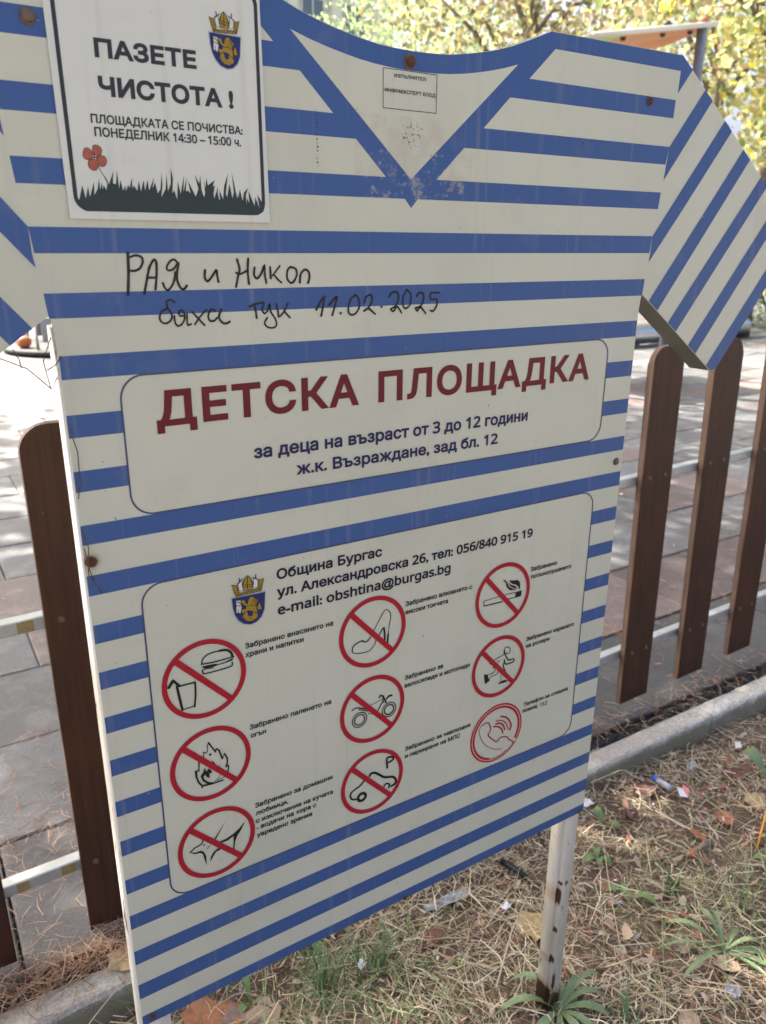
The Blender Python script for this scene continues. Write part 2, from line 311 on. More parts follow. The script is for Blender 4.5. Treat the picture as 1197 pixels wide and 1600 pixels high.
# sign artwork in board coordinates (0.1 mm)
DATA={"rings":[[-2918,9909,540],[-2912,8676,537],[-2909,7436,536],[-519,9920,533],[-514,8682,535],[-491,7441,543],[1806,9915,534],[1812,8681,532],[1852,7439,534]],"pic":[[["s",38,[-3363,9937,-3305,10012]],["s",33,[-3305,10016,-3234,9919]],["s",20,[-3219,9915,-3038,9911]],["s",23,[-3040,9912,-3045,9745,-3070,9578]],["s",13,[-3069,9584,-3218,9583]],["s",31,[-3223,9584,-3265,9923]],["s",16,[-2941,10131,-2927,10186,-2880,10231,-2803,10250,-2705,10249]],["s",30,[-2705,10249,-2618,10234,-2565,10188,-2546,10128]],["s",17,[-2947,10131,-2790,10116,-2625,10115,-2529,10118]],["f",0,[-2956,10100,-2857,10095,-2770,10087,-2727,10068,-2627,10080,-2527,10105,-2555,10071,-2594,10065,-2706,10061,-2816,10053,-2903,10061]],["s",16,[-2939,10048,-2934,10010,-2908,9991,-2733,9986,-2576,9993,-2554,10017,-2556,10047]],["s",11,[-2939,10048,-2904,10053,-2795,10040]]],[["s",11,[-3012,8816,-3002,8850,-3009,8889,-2964,8862,-2950,8895,-2949,8959,-2932,9003]],["s",19,[-2932,9003,-2897,8933,-2847,8831,-2838,8879]],["s",19,[-2838,8879,-2800,8839,-2769,8704]],["s",20,[-2765,8702,-2736,8769,-2700,8684,-2704,8620,-2725,8562]],["s",17,[-2725,8562,-2695,8577,-2693,8523,-2707,8475]],["d",18,[-2921,8822]],["s",17,[-3071,8774,-3084,8637]],["s",24,[-3084,8637,-3119,8651,-3120,8560,-3098,8467,-3058,8404]],["s",20,[-3060,8372,-3036,8395,-2911,8375,-2778,8377]],["s",27,[-3053,8547,-3030,8472,-2977,8411,-2911,8377]],["f",0,[-3064,8551,-3027,8601,-3006,8658,-2988,8586,-2957,8626,-2920,8579,-2917,8539,-2951,8552,-2950,8473,-2988,8507,-3007,8555,-3039,8512]],["f",0,[-2899,8727,-2854,8638,-2908,8679]],["f",0,[-2828,8589,-2814,8623,-2801,8565]],["s",7,[-2892,8397,-2826,8443,-2805,8488]],["s",9,[-2852,8400,-2745,8424]]],[["s",17,[-3106,7555,-3133,7505,-3221,7484,-3284,7444]],["f",0,[-3293,7448,-3215,7407,-3146,7406,-3102,7367,-3079,7269,-3082,7135,-3104,7245,-3121,7345,-3154,7375,-3228,7391]],["d",13,[-3096,7478]],["s",10,[-3058,7400,-3015,7436]],["f",0,[-2783,7719,-2934,7497,-2951,7511]],["f",0,[-2878,7434,-2788,7439,-2677,7475,-2588,7530,-2513,7605,-2578,7490,-2638,7417,-2673,7334,-2686,7218,-2706,7227,-2691,7342,-2685,7439,-2778,7401,-2874,7410]],["f",0,[-3030,7167,-3016,7245,-2976,7305,-2920,7335,-2879,7327,-2881,7302,-2941,7295,-2986,7239]]],[["s",11,[-498,9928,-390,10101,-330,10189,-293,10202,-244,10161,-221,10098,-230,10019,-256,9886,-269,9679]],["s",29,[-334,9930,-320,9834,-319,9704]],["s",17,[-412,9835,-364,9915,-334,9933]],["s",27,[-262,9818,-273,9668]],["s",18,[-546,9848,-606,9795,-665,9806,-677,9827,-772,9807,-831,9766,-841,9700]],["s",11,[-841,9688,-773,9655,-653,9634,-557,9642,-485,9715,-461,9767]]],[["r",126,[-727,8577,100,88]],["r",126,[-727,8577,72,58]],["r",124,[-232,8581,100,88]],["r",124,[-232,8581,72,56]],["s",18,[-849,8769,-801,8792,-740,8781,-630,8722]],["s",14,[-740,8751,-599,8682]],["s",8,[-555,8756,-361,8791]],["s",18,[-348,8750,-430,8615]],["s",7,[-592,8682,-586,8631,-499,8595]],["s",23,[-406,8837,-381,8862,-337,8843,-285,8716]],["s",15,[-349,8812,-323,8729]],["s",28,[-279,8777,-241,8808,-190,8804]]],[["s",38,[-558,7556,-533,7589,-468,7575,-390,7509,-297,7429,-164,7385,-110,7330,-96,7270,-115,7237,-176,7220]],["s",28,[-642,7529,-712,7452,-813,7414,-877,7374,-883,7311,-852,7258,-776,7229]],["r",87,[-692,7235,100,48]],["s",27,[-307,7274,-270,7302,-214,7270,-222,7205]],["s",32,[-252,7581,-261,7744,-195,7752,-152,7726,-155,7686,-227,7665]]],[["s",9,[1437,9908,1732,9913]],["s",10,[1828,9913,2057,9908]],["s",14,[1437,9908,1442,9824]],["s",18,[1442,9824,1801,9811]],["s",13,[1890,9828,2071,9825]],["f",0,[2057,9908,2182,9914,2173,9815,2058,9816]],["f",0,[1788,10170,1837,10163,1883,10101,1915,10035,1988,9985,2075,9951,2032,9955,1934,9970,1874,10033,1847,10114]],["f",0,[1907,10141,2005,10119,2090,10106,2136,10054,2143,9935,2116,9959,2106,9991,2054,10038,1967,10075]],["f",0,[1895,10115,1955,10055,2041,10017,2091,9959,2016,9988,1943,10034]]],[["s",13,[1904,8933,1912,8977,1961,8985,2018,8947,2026,8891,1994,8865,1940,8878]],["s",27,[1904,8933,1916,8877]],["s",12,[1712,8828,1906,8870]],["s",22,[1927,8867,2001,8743,2087,8737,2123,8710,2109,8680,2035,8673,1963,8677,1929,8714,1920,8767]],["s",19,[1928,8727,1899,8673,1945,8569]],["s",12,[1744,8670,1713,8602,1595,8597]],["s",12,[1811,8612,1766,8544,1661,8545,1624,8475]],["f",0,[1517,8629,1595,8597,1630,8482,1556,8438,1533,8522]],["s",8,[1874,8530,1862,8395]],["f",0,[1819,8355,1856,8384,1941,8398,2012,8367,2002,8351,1915,8350]],["s",7,[1772,8773,1812,8792,1794,8748]],["s",21,[1624,8795,1660,8763]],["s",12,[1685,8706,1736,8682]]],[["s",20,[1519,7683,1638,7709,1692,7651,1718,7574,1708,7511,1672,7465,1754,7362,1870,7264,1933,7314,2022,7303,2099,7267,2130,7212,2205,7155,2224,7103]],["s",10,[1533,7685,1491,7641,1502,7507,1583,7345,1706,7213,1843,7128,1994,7079]],["s",28,[1918,7725,2023,7681,2112,7582,2158,7472,2134,7400]],["s",18,[1827,7674,1938,7644,2032,7570,2102,7418]],["s",28,[1824,7618,1912,7601,1987,7532,2019,7441]],["s",26,[1783,7580,1872,7549,1950,7479,1989,7387]]]],"hand":[["s",30,[-3365,14882,-3374,14707,-3401,14485]],["s",22,[-3352,14841,-3296,14860,-3238,14847,-3224,14804,-3256,14739,-3310,14713,-3352,14715]],["s",25,[-3236,14489,-3204,14606,-3161,14746,-3111,14816,-3088,14787,-3097,14662,-3119,14529]],["s",21,[-3183,14645,-3102,14644]],["s",21,[-2863,14777,-2900,14818,-2946,14801,-2986,14745,-2971,14713,-2916,14727,-2875,14777]],["s",26,[-2860,14782,-2889,14643,-2863,14549,-2824,14524,-2789,14560]],["s",23,[-2901,14694,-2927,14592,-2987,14519,-3021,14543,-3039,14590]],["s",25,[-2582,14711,-2590,14638,-2560,14599,-2510,14646,-2460,14710,-2452,14653,-2442,14592]],["s",26,[-2220,14817,-2197,14720,-2221,14633,-2246,14536]],["s",22,[-2238,14681,-2185,14669,-2119,14700]],["s",26,[-2093,14825,-2105,14693,-2097,14564]],["s",25,[-2024,14732,-2033,14657,-1999,14619,-1947,14673,-1910,14751,-1907,14655,-1893,14569]],["s",25,[-1841,14735,-1838,14618]],["s",19,[-1725,14747,-1816,14645]],["s",21,[-1800,14658,-1756,14607,-1711,14570]],["s",24,[-1596,14734,-1533,14714,-1521,14650,-1559,14581,-1601,14566,-1640,14615,-1634,14697,-1601,14733]],["s",26,[-1485,14566,-1472,14658,-1417,14705,-1370,14675,-1366,14611,-1384,14560]],["s",20,[-2930,14396,-2968,14421,-3012,14407,-3010,14347,-2971,14276,-2985,14216,-3042,14185,-3093,14211,-3098,14264,-3067,14314,-3021,14330]],["s",20,[-2945,14258,-2942,14188,-2908,14153,-2852,14192,-2835,14271,-2868,14314,-2895,14291,-2886,14257,-2852,14258]],["s",20,[-2809,14270,-2813,14191,-2806,14157,-2773,14167]],["s",20,[-2754,14294,-2690,14221,-2624,14147]],["s",18,[-2594,14310,-2670,14238,-2731,14161]],["s",22,[-2500,14294,-2541,14311,-2577,14252,-2566,14198,-2521,14189,-2480,14221]],["s",24,[-2425,14309,-2459,14230,-2429,14170,-2381,14156,-2340,14175]],["s",23,[-2104,14325,-2033,14348,-1941,14364]],["s",23,[-2043,14337,-2032,14268,-2025,14199]],["s",20,[-1931,14356,-1953,14283,-1926,14244,-1883,14290,-1865,14343,-1853,14261,-1804,14185,-1788,14119,-1829,14085,-1901,14097,-1933,14144,-1897,14198]],["s",22,[-1782,14342,-1765,14258,-1762,14202]],["s",20,[-1641,14347,-1686,14265,-1746,14203]],["s",20,[-1681,14250,-1620,14187]],["s",25,[-1287,14261,-1178,14408,-1223,14193]],["s",26,[-1118,14308,-1016,14398,-1078,14194]],["d",17,[-967,14212]],["s",23,[-764,14415,-720,14363,-717,14268,-781,14192,-853,14203,-861,14286,-828,14366,-772,14412]],["s",24,[-644,14320,-620,14387,-555,14409,-538,14344,-587,14264,-649,14225]],["s",24,[-649,14228,-587,14250,-496,14185]],["d",15,[-406,14264]],["s",23,[-298,14378,-257,14429,-181,14427,-162,14347,-212,14265,-271,14236,-233,14207,-183,14261,-117,14185]],["s",23,[-40,14457,14,14398,11,14286,-57,14235,-96,14275,-95,14373,-45,14455]],["s",24,[105,14374,139,14413,200,14404,203,14322,161,14253,91,14234,118,14202,164,14243,243,14164]],["s",23,[442,14408,316,14407,318,14333,408,14330,411,14259,359,14189,314,14197]]],"crest":{"silver":[["f",0,[-2524,10914,-2064,10909,-2085,10654,-2128,10561,-2196,10505,-2282,10487,-2380,10516,-2447,10577,-2490,10662,-2512,10768]]],"blue":[["f",0,[-2509,10902,-2074,10893,-2093,10664,-2135,10574,-2199,10517,-2282,10499,-2372,10529,-2435,10589,-2480,10670,-2501,10773]]],"gold":[["f",0,[-2307,10826,-2284,10864,-2242,10874,-2167,10799,-2179,10780,-2197,10770,-2196,10726,-2192,10652,-2204,10632,-2258,10679,-2314,10695,-2372,10668,-2398,10703,-2389,10730,-2341,10725,-2332,10759,-2365,10789,-2391,10818,-2390,10853,-2348,10850,-2336,10804,-2310,10783]],["f",0,[-2379,10655,-2350,10677,-2315,10682,-2317,10639,-2290,10610,-2254,10623,-2255,10667,-2217,10651,-2180,10612,-2193,10571,-2251,10541,-2315,10547,-2362,10585,-2388,10621]],["f",0,[-2150,10780,-2142,10734,-2125,10671,-2170,10675,-2185,10664,-2185,10723]],["f",0,[-2504,11083,-2436,11063,-2424,10983,-2405,10950,-2461,10935]],["f",0,[-2151,11068,-2083,11080,-2122,10934,-2163,10958]],["f",0,[-2367,11066,-2318,11147,-2297,11163,-2270,11143,-2226,11044,-2251,10967,-2355,10970]],["f",0,[-2464,10943,-2128,10962,-2122,10926,-2457,10909]]],"white":[["f",0,[-2461,10871,-2396,10855,-2399,10805,-2387,10773,-2406,10684,-2467,10706,-2459,10791]],["f",0,[-2424,11072,-2365,11118,-2371,11056,-2358,10978,-2410,10980]],["f",0,[-2219,11110,-2161,11076,-2169,10995,-2201,10977,-2236,10975,-2220,11043]]],"dark":[["s",12,[-2401,11148,-2398,11105]],["s",13,[-2187,11149,-2191,11107]],["s",6,[-2432,11077,-2354,11129]],["s",6,[-2236,11123,-2155,11077]],["s",5,[-2236,10848,-2181,10791]],["s",5,[-2251,10827,-2190,10772]],["s",5,[-2267,10787,-2255,10741]],["s",5,[-2240,10773,-2231,10734]],["s",5,[-2212,10766,-2206,10728]],["s",5,[-2328,10759,-2269,10751]],["s",6,[-2294,11152,-2303,10983]],["s",5,[-2363,11054,-2230,11034]],["s",5,[-2363,11026,-2238,11007]],["s",6,[-2329,11138,-2350,11065]],["s",6,[-2264,11131,-2240,11047]],["s",4,[-2451,10868,-2399,10798]],["s",6,[-2458,10798,-2394,10778]],["s",5,[-2437,10742,-2440,10699]],["s",4,[-2456,10837,-2398,10826]],["s",6,[-2441,10921,-2416,10944]],["s",6,[-2399,10924,-2374,10946]],["s",6,[-2358,10926,-2332,10948]],["s",6,[-2316,10928,-2290,10951]],["s",6,[-2274,10930,-2248,10953]],["s",6,[-2232,10933,-2206,10955]],["s",6,[-2189,10935,-2163,10958]],["s",6,[-2147,10937,-2121,10960]],["s",4,[-2481,11060,-2434,11049]],["s",4,[-2475,11030,-2427,11021]],["s",4,[-2468,11000,-2420,10992]],["s",4,[-2462,10971,-2414,10963]],["s",4,[-2148,11055,-2100,11055]],["s",4,[-2149,11029,-2105,11029]],["s",4,[-2150,11004,-2111,11002]],["s",4,[-2152,10978,-2116,10976]],["s",4,[-2367,10634,-2362,10588]],["s",4,[-2336,10609,-2330,10580]],["s",4,[-2304,10600,-2298,10572]],["s",4,[-2272,10576,-2266,10564]],["s",4,[-2240,10568,-2233,10555]]]},"grass":[["f",0,[-3772,15368,-3733,15489,-3713,15374,-3682,15483,-3674,15388,-3622,15526,-3632,15405,-3595,15463,-3575,15552,-3573,15455,-3551,15521,-3549,15456,-3537,15497,-3514,15454,-3504,15502,-3485,15507,-3434,15626,-3448,15517,-3420,15510,-3399,15632,-3394,15470,-3376,15552,-3357,15455,-3330,15505,-3331,15452,-3304,15510,-3293,15482,-3260,15581,-3268,15475,-3252,15508,-3221,15460,-3199,15551,-3186,15453,-3150,15562,-3145,15463,-3112,15563,-3105,15465,-3045,15591,-3072,15482,-3040,15542,-3021,15443,-2991,15485,-2969,15636,-2969,15520,-2988,15410,-2940,15487,-2920,15621,-2917,15455,-2916,15470,-2884,15537,-2874,15678,-2858,15586,-2875,15447,-2855,15477,-2830,15395,-2812,15564,-2790,15446,-2744,15624,-2761,15460,-2716,15609,-2736,15473,-2710,15478,-2689,15454,-2707,15573,-2636,15427,-2603,15498,-2634,15633,-2590,15549,-2575,15632,-2571,15491,-2548,15421,-2536,15459,-2539,15580,-2527,15510,-2514,15606,-2501,15536,-2424,15589,-2451,15529,-2427,15538,-2446,15462,-2440,15412,-2395,15531,-2401,15472,-2388,15405,-2379,15405,-2384,15498,-2345,15411,-2328,15534,-2279,15658,-2312,15467,-2301,15429,-2269,15562,-2243,15422,-2225,15479,-2238,15672,-2190,15420,-2177,15472,-2175,15429,-2158,15515,-2132,15400,-2113,15483,-2063,15531,-2093,15457,-2090,15363,-2081,15432,-2059,15381,-2063,15501,-2000,15356,-1988,15444,-1946,15336,-1965,15470,-1904,15377,-1885,15342,-1904,15298,-1965,15265,-3722,15261,-3780,15296,-3807,15351]]],"petal":[["f",0,[-3608,15802,-3600,15834,-3570,15845,-3538,15834,-3521,15799,-3538,15763,-3572,15749,-3601,15767]],["f",0,[-3698,15762,-3681,15806,-3652,15815,-3621,15797,-3604,15759,-3621,15723,-3663,15713,-3694,15731]],["f",0,[-3660,15682,-3647,15710,-3596,15721,-3569,15702,-3572,15655,-3590,15626,-3623,15625,-3654,15647]],["f",0,[-3564,15746,-3534,15758,-3498,15746,-3485,15711,-3501,15674,-3532,15659,-3564,15675,-3576,15718]]],"fcen":[["d",19,[-3590,15742]]],"fdot":[["d",6,[-3603,15748]],["d",6,[-3581,15749]],["d",6,[-3587,15727]]],"stem":[["s",7,[-3570,15671,-3549,15616,-3520,15570]],["s",12,[-3520,15570,-3503,15539,-3490,15499]]],"text":[["ДЕТСКА",-3226,-730,13113,13100,383,1,"red","t"],["ПЛОЩАДКА",-442,3205,13104,13111,381,1,"red","t"],["за деца на възраст от 3 до 12 години",-2133,2058,12603,12608,160,1,"navy","t"],["ж.к. Възраждане, зад бл. 12",-1593,1528,12337,12325,153,1,"navy","t"],["Община Бургас",-1910,-370,11027,11006,142,1,"ink","m"],["ул. Александровска 26, тел: 056/840 915 19",-1913,2321,10800,10753,137,1,"ink","m"],["e-mail: obshtina@burgas.bg",-1914,787,10543,10515,180,1,"ink","m"],["Забранено внасянето на",-2376,-1127,10186,10174,73,0,"black","s"],["храни и напитки",-2376,-1566,10061,10053,73,0,"black","s"],["Забранено паленето на",-2374,-1174,8998,8986,78,0,"black","s"],["огън",-2367,-2150,8870,8862,79,0,"black","s"],["Забранено за домашни",-2358,-1175,7752,7750,84,0,"black","s"],["любимци,",-2357,-1873,7632,7616,85,0,"black","s"],["с изключение на кучета",-2358,-1172,7504,7492,86,0,"black","s"],["- водачи на хора с",-2357,-1440,7397,7373,86,0,"black","s"],["увредено зрение",-2356,-1508,7276,7241,87,0,"black","s"],["Забранено влизането с",21,1198,10175,10165,81,0,"black","s"],["високи токчета",24,764,10050,10035,82,0,"black","s"],["Забранено за",30,717,8994,8976,87,0,"black","s"],["велосипеди и мотопеди",33,1226,8868,8840,88,0,"black","s"],["Забранено за навлизане",61,1301,7765,7743,94,0,"black","s"],["и паркиране на МПС",64,1101,7641,7607,94,0,"black","s"],["Забранено",2335,2891,10192,10191,90,0,"black","s"],["тютюнопушенето",2340,3211,10066,10060,91,0,"black","s"],["Забранено карането",2353,3401,8993,8959,96,0,"black","s"],["на ролери",2354,2865,8859,8844,97,0,"black","s"],["Телефон за спешна",2401,3399,7761,7730,103,0,"black","s"],["помощ",2390,2721,7641,7617,103,0,"black","s"],["112",2774,2939,7619,7611,105,0,"red","s"],["ПАЗЕТЕ",-3500,-2541,16579,16581,156,2,"char","n"],["ЧИСТОТА !",-3494,-2180,16256,16273,164,2,"char","n"],["ПЛОЩАДКАТА СЕ ПОЧИСТВА:",-3594,-2095,16021,16041,77,1,"char","n"],["ПОНЕДЕЛНИК 14:30 – 15:00 ч.",-3573,-2118,15912,15926,80,1,"char","n"],["ИЗПЪЛНИТЕЛ:",-259,177,16741,16741,36,0,"black","b"],["ИНФРАЕКСПЕРТ ЕООД",-383,307,16585,16589,38,0,"black","b"]],"box":[[-410,16822],[324,16821],[327,16419],[-400,16423]]}
# ------------------------------------------------------------------ ground, far setting
g = mesh_obj('ground', [(-400, -400, -.16), (400, -400, -.16), (400, 400, -.16), (-400, 400, -.16)], [(0, 1, 2, 3)], MAT['paving']); tag(g, kind='structure')
box('playground_base', -6, 24, 1.42, 17.9, -.15, -.03, MAT['joint'])
base = bpy.data.objects['playground_base']; tag(base, kind='structure')

def zg(x, y):
    """height of the grass verge: level near the sign, dipping to the kerb"""
    t = min(max((y - .75) / .6, 0), 1)
    return -.012 - .063 * t * t * (3 - 2 * t) + .010 * math.sin(7.3 * x + 2.1 * y) * math.sin(5.1 * y - 3 * x) + .006 * math.sin(19 * x) * math.sin(17 * y + 1)
nx, ny = 150, 70
V = []; Fc = []
for j in range(ny + 1):
    for i in range(nx + 1):
        x = -4 + 11 * i / nx; y = -4 + 5.36 * (j / ny) ** .8
        V.append((x, y, zg(x, y)))
for j in range(ny):
    for i in range(nx):
        a = j * (nx + 1) + i; Fc.append((a, a + 1, a + nx + 2, a + nx + 1))
verge = mesh_obj('grass_verge', V, Fc, MAT['soil'], smooth=True); tag(verge, kind='structure')

# playground tiles in running bond, .50 x .46 m
def tile_mesh(name, mat, seed):
    r = random.Random(seed); bm = bmesh.new()
    box_bm(bm, -.248, .248, -.228, .228, -.035, 0, .005, 1)
    for v in bm.verts: v.co += Vector((r.uniform(-.0015, .0015), r.uniform(-.0015, .0015), r.uniform(-.001, .001)))
    me = bpy.data.meshes.new(name); bm.to_mesh(me); bm.free(); me.materials.append(mat); return me
TM = [tile_mesh('tile', MAT['tile_grey'], 1), tile_mesh('tile', MAT['tile_grey'], 2), tile_mesh('tile', MAT['tile_red'], 3), tile_mesh('tile', MAT['tile_dark'], 4)]
cells = []
for k in range(-1, 34):
    y = 1.93 + .46 * k + .23
    off = .27 if k % 2 == 0 else .02
    for i in range(-12, 48):
        x = off + .5 * i + .25
        if x < -5.6 or x > 23.5: continue
        inview = (x > .06 * y - .4) and (x < 1.75 * y + .3)
        cells.append((0 if inview else 1, y * y + .3 * x * x, x, y, k))
cells.sort(key=lambda c: (c[0], c[1]))
rt = random.Random(4)
far = bmesh.new(); farmats = []
for n_, (iv, _, x, y, k) in enumerate(cells):
    red = rt.random() < (.34 if (x * .7 + y * .3) % 3.1 < 1.3 else .07)
    me = TM[3] if k == -1 else TM[2] if red or (k == 0 and x > 1.4) else TM[n_ % 2]
    dz = rt.uniform(-.003, .002)
    if n_ < 300:
        o = bpy.data.objects.new('tile', me); o.parent = base; o.location = (x, y, dz); o.rotation_euler = (rt.uniform(-.006, .006), rt.uniform(-.006, .006), rt.uniform(-.004, .004) + (math.pi if rt.random() < .5 else 0))
        if k == -1: o.scale = (1, 1.0, 1)
        col.objects.link(o)
    else:
        n0 = len(far.verts); far.from_mesh(me); far.verts.ensure_lookup_table()
        far.faces.ensure_lookup_table()
        for v in far.verts[n0:]: v.co += Vector((x, y, dz))
        farmats.append((len(me.polygons), 1 if red else 0))
me = bpy.data.meshes.new('tile_field'); i0 = 0
far.faces.ensure_lookup_table()
for n_, mi in farmats:
    for f in far.faces[i0:i0 + n_]: f.material_index = mi
    i0 += n_
far.to_mesh(me); far.free(); me.materials.append(MAT['tile_grey']); me.materials.append(MAT['tile_red'])
o = bpy.data.objects.new('tile_field', me); o.parent = base; col.objects.link(o); tag(o, kind='stuff')

# crumbled rubber edging and kerb stones
bm = bmesh.new(); r = random.Random(11)
xs = np.arange(-4, 8, .022); prof = [(1.412, -.02), (1.413, .004), (1.422, .007), (1.433, .006), (1.441, .002)]
rows = []
for x in xs:
    rows.append([bm.verts.new((x, py + r.uniform(-.006, .006), pz + r.uniform(-.006, .007))) for py, pz in prof])
for a, b in zip(rows, rows[1:]):
    for i in range(len(prof) - 1): bm.faces.new((a[i], b[i], b[i + 1], a[i + 1]))
o = bm_obj('rubber_edging', bm, MAT['crumb']); tag(o, kind='structure')
kerb = empty('kerb', (0, 1.38, 0)); tag(kerb, kind='structure')
r = random.Random(5)
KJ = [-4.0, -2.35, -.85, 1.147, 2.147, 3.147, 4.147, 5.6, 7.0]
for x0, x1_ in zip(KJ, KJ[1:]):
    bm = bmesh.new()
    n = int((x1_ - x0) * 26); pr = [(-.036, -.25), (-.036, -.05), (-.036, -.007), (-.0335, -.001), (-.028, .003), (-.010, .004), (.012, .004), (.030, .002), (.034, -.02), (.034, -.25)]
    rows = []
    for k in range(n + 1):
        x = x0 + .002 + (x1_ - x0 - .004) * k / n; rough = 1.0 if x < .6 else .45
        rows.append([bm.verts.new((x, py + r.uniform(-.0022, .0022) * rough, pz + r.uniform(-.0022, .0018) * rough)) for py, pz in pr])
    for a, b in zip(rows, rows[1:]):
        for q in range(len(pr) - 1): bm.faces.new((a[q], a[q + 1], b[q + 1], b[q]))
    bm.faces.new(rows[0]); bm.faces.new(rows[-1][::-1])
    o = bm_obj('kerb_stone', bm, MAT['concrete'], kerb); o.location = (0, 0, r.uniform(-.002, .002))
    bpy.data.objects[o.name].location.z += 0

# ------------------------------------------------------------------ fence
def picket_mesh():
    bm = bmesh.new(); W, T, H, R = .130, .024, 1.172, .052
    pts = [(0, 0), (W, 0)]
    for k in range(9):
        a = math.pi / 2 * k / 8; pts.append((W - R + R * math.cos(a), H - R + R * math.sin(a)))
    for k in range(9):
        a = math.pi / 2 + math.pi / 2 * k / 8; pts.append((R + R * math.cos(a), H - R + R * math.sin(a)))
    f = [bm.verts.new((x, 0, z)) for x, z in pts]; b = [bm.verts.new((x, T, z)) for x, z in pts]
    bm.faces.new(f); bm.faces.new(b[::-1])
    for i in range(len(pts)):
        j = (i + 1) % len(pts); q = bm.faces.new((f[j], f[i], b[i], b[j])); q.material_index = 1
    es = [e for e in bm.edges if abs(e.verts[0].co.y - e.verts[1].co.y) < 1e-6]
    bmesh.ops.bevel(bm, geom=es, offset=.003, segments=2, affect='EDGES')
    me = bpy.data.meshes.new('picket'); bm.to_mesh(me); bm.free()
    me.materials.append(MAT['wood']); me.materials.append(MAT['woodside']); return me
fence = empty('picket_fence', (.7, 1.51, 0))
tag(fence, 'dark brown wooden picket fence with rounded tops on two galvanised rails behind the sign', 'fence')
pm = picket_mesh(); r = random.Random(3)
bmb = bmesh.new(); bmesh.ops.create_cone(bmb, cap_ends=True, segments=12, radius1=.007, radius2=.005, depth=.004)
bmesh.ops.rotate(bmb, verts=bmb.verts, matrix=Matrix.Rotation(math.pi / 2, 3, 'X'))
sm = bpy.data.meshes.new('screw'); bmb.to_mesh(sm); bmb.free(); sm.materials.append(MAT['bolt'])
for i in range(-8, 15):
    x = .165 + .2852 * i
    o = bpy.data.objects.new('picket', pm); o.parent = fence
    lean = max(0, .0165 * (x - .165))
    o.location = (x - .7, r.uniform(-.004, .004), .012 + .019 * (x - .165) + r.uniform(-.005, .005))
    o.rotation_euler = (r.uniform(-.006, .006), -lean + r.uniform(-.005, .005), 0); o.scale = (1, 1, 1 + .004 * (x - .165) + r.uniform(-.003, .003))
    col.objects.link(o)
    for zz, xx in ((.782, .03), (.782, .098), (.185, .03), (.185, .098)):
        s = bpy.data.objects.new('screw', sm); s.parent = o; s.location = (xx, -.002, zz); col.objects.link(s)
for nm, z in (('rail', .785), ('rail', .185)):
    bm = bmesh.new(); box_bm(bm, -3.3, 3.9, .026, .056, -.015, .015, .004, 2)
    o = bm_obj(nm, bm, MAT['galv'], fence); o.location = (0, 0, z + .010); o.rotation_euler = (0, -.0205, 0)
    for a, b_ in (((-.585, -.555),) if z > .5 else ((-.665, -.640), (-.575, -.545))):
        pb = box('paint_patch', a, b_, .0245, .0255, -.012, .012, MAT['yellowtape'], o)
for x in (-2.4, 0.12, 2.72):
    o = box('fence_post', x, x + .05, .058, .108, -.15, 1.0, MAT['galv'], fence, .004)

# ------------------------------------------------------------------ the sign
SY = .83
sign = empty('shirt_shaped_notice_board', (.55, SY, 0))
tag(sign, 'T-shirt shaped metal notice board with blue and white stripes and Cyrillic playground rules', 'sign')
CX = 0.0
STEP = .00014
def flat(name, polys, mat, layer, parent=sign, mirror=False):
    """polys: list of [(u,v)...] painted on the board, as thin sheets"""
    V = []; Fc = []; k = 0
    for P_ in polys:
        for s in ((1, -1) if mirror else (1,)):
            Q = [(u * s, v) for u, v in P_]
            y = -STEP * layer - .000006 * (k % 14); k += 1
            tri = tessellate_polygon([[Vector((u, v, 0)) for u, v in Q]])
            n0 = len(V); V += [(u, y, v) for u, v in Q]
            for t in tri:
                a, b, c = (Vector((Q[i][0], Q[i][1])) for i in t)
                cr = (b - a).cross(c - a)
                if abs(cr) < 1e-12: continue
                Fc.append(tuple(n0 + i for i in (t if cr > 0 else t[::-1])))
    return mesh_obj(name, V, Fc, mat, parent)
def smooth_path(P_, n=4):
    if len(P_) < 3: return P_
    out = []
    for i in range(len(P_) - 1):
        p0 = P_[max(i - 1, 0)]; p1 = P_[i]; p2 = P_[i + 1]; p3 = P_[min(i + 2, len(P_) - 1)]
        for k in range(n):
            t = k / n
            out.append(tuple(.5 * (2 * p1[d] + (-p0[d] + p2[d]) * t + (2 * p0[d] - 5 * p1[d] + 4 * p2[d] - p3[d]) * t * t + (-p0[d] + 3 * p1[d] - 3 * p2[d] + p3[d]) * t ** 3) for d in (0, 1)))
    out.append(P_[-1]); return out
def ribbon(P_, w, sm=False, jitter=0):
    if sm: P_ = smooth_path(P_)
    n = len(P_); Lf = []; Rt = []
    for i in range(n):
        a = Vector(P_[max(i - 1, 0)]); b = Vector(P_[min(i + 1, n - 1)])
        t = (b - a)
        if t.length < 1e-9: t = Vector((1, 0))
        t.normalize(); nn = Vector((-t.y, t.x))
        if 0 < i < n - 1:
            d1 = (Vector(P_[i]) - Vector(P_[i - 1])).normalized(); c = abs(d1.dot(t)); k = 1 / max(c, .6)
        else: k = 1
        ww = w / 2 * k * (1 + jitter * rng.uniform(-1, 1))
        Lf.append(tuple(Vector(P_[i]) + nn * ww)); Rt.append(tuple(Vector(P_[i]) - nn * ww))
    # round ends
    def capp(p, q):
        c = Vector(P_[0]) if p == 0 else Vector(P_[-1]); o = []
        d = (Vector(P_[0]) - Vector(P_[1])) if p == 0 else (Vector(P_[-1]) - Vector(P_[-2]))
        d.normalize(); nn = Vector((-d.y, d.x))
        for k in range(1, 5):
            a = math.pi * k / 5; o.append(tuple(c + nn * (w / 2) * math.cos(a) + d * (w / 2) * math.sin(a)))
        return o
    return Lf, Rt, capp(0, 0), capp(1, 0)
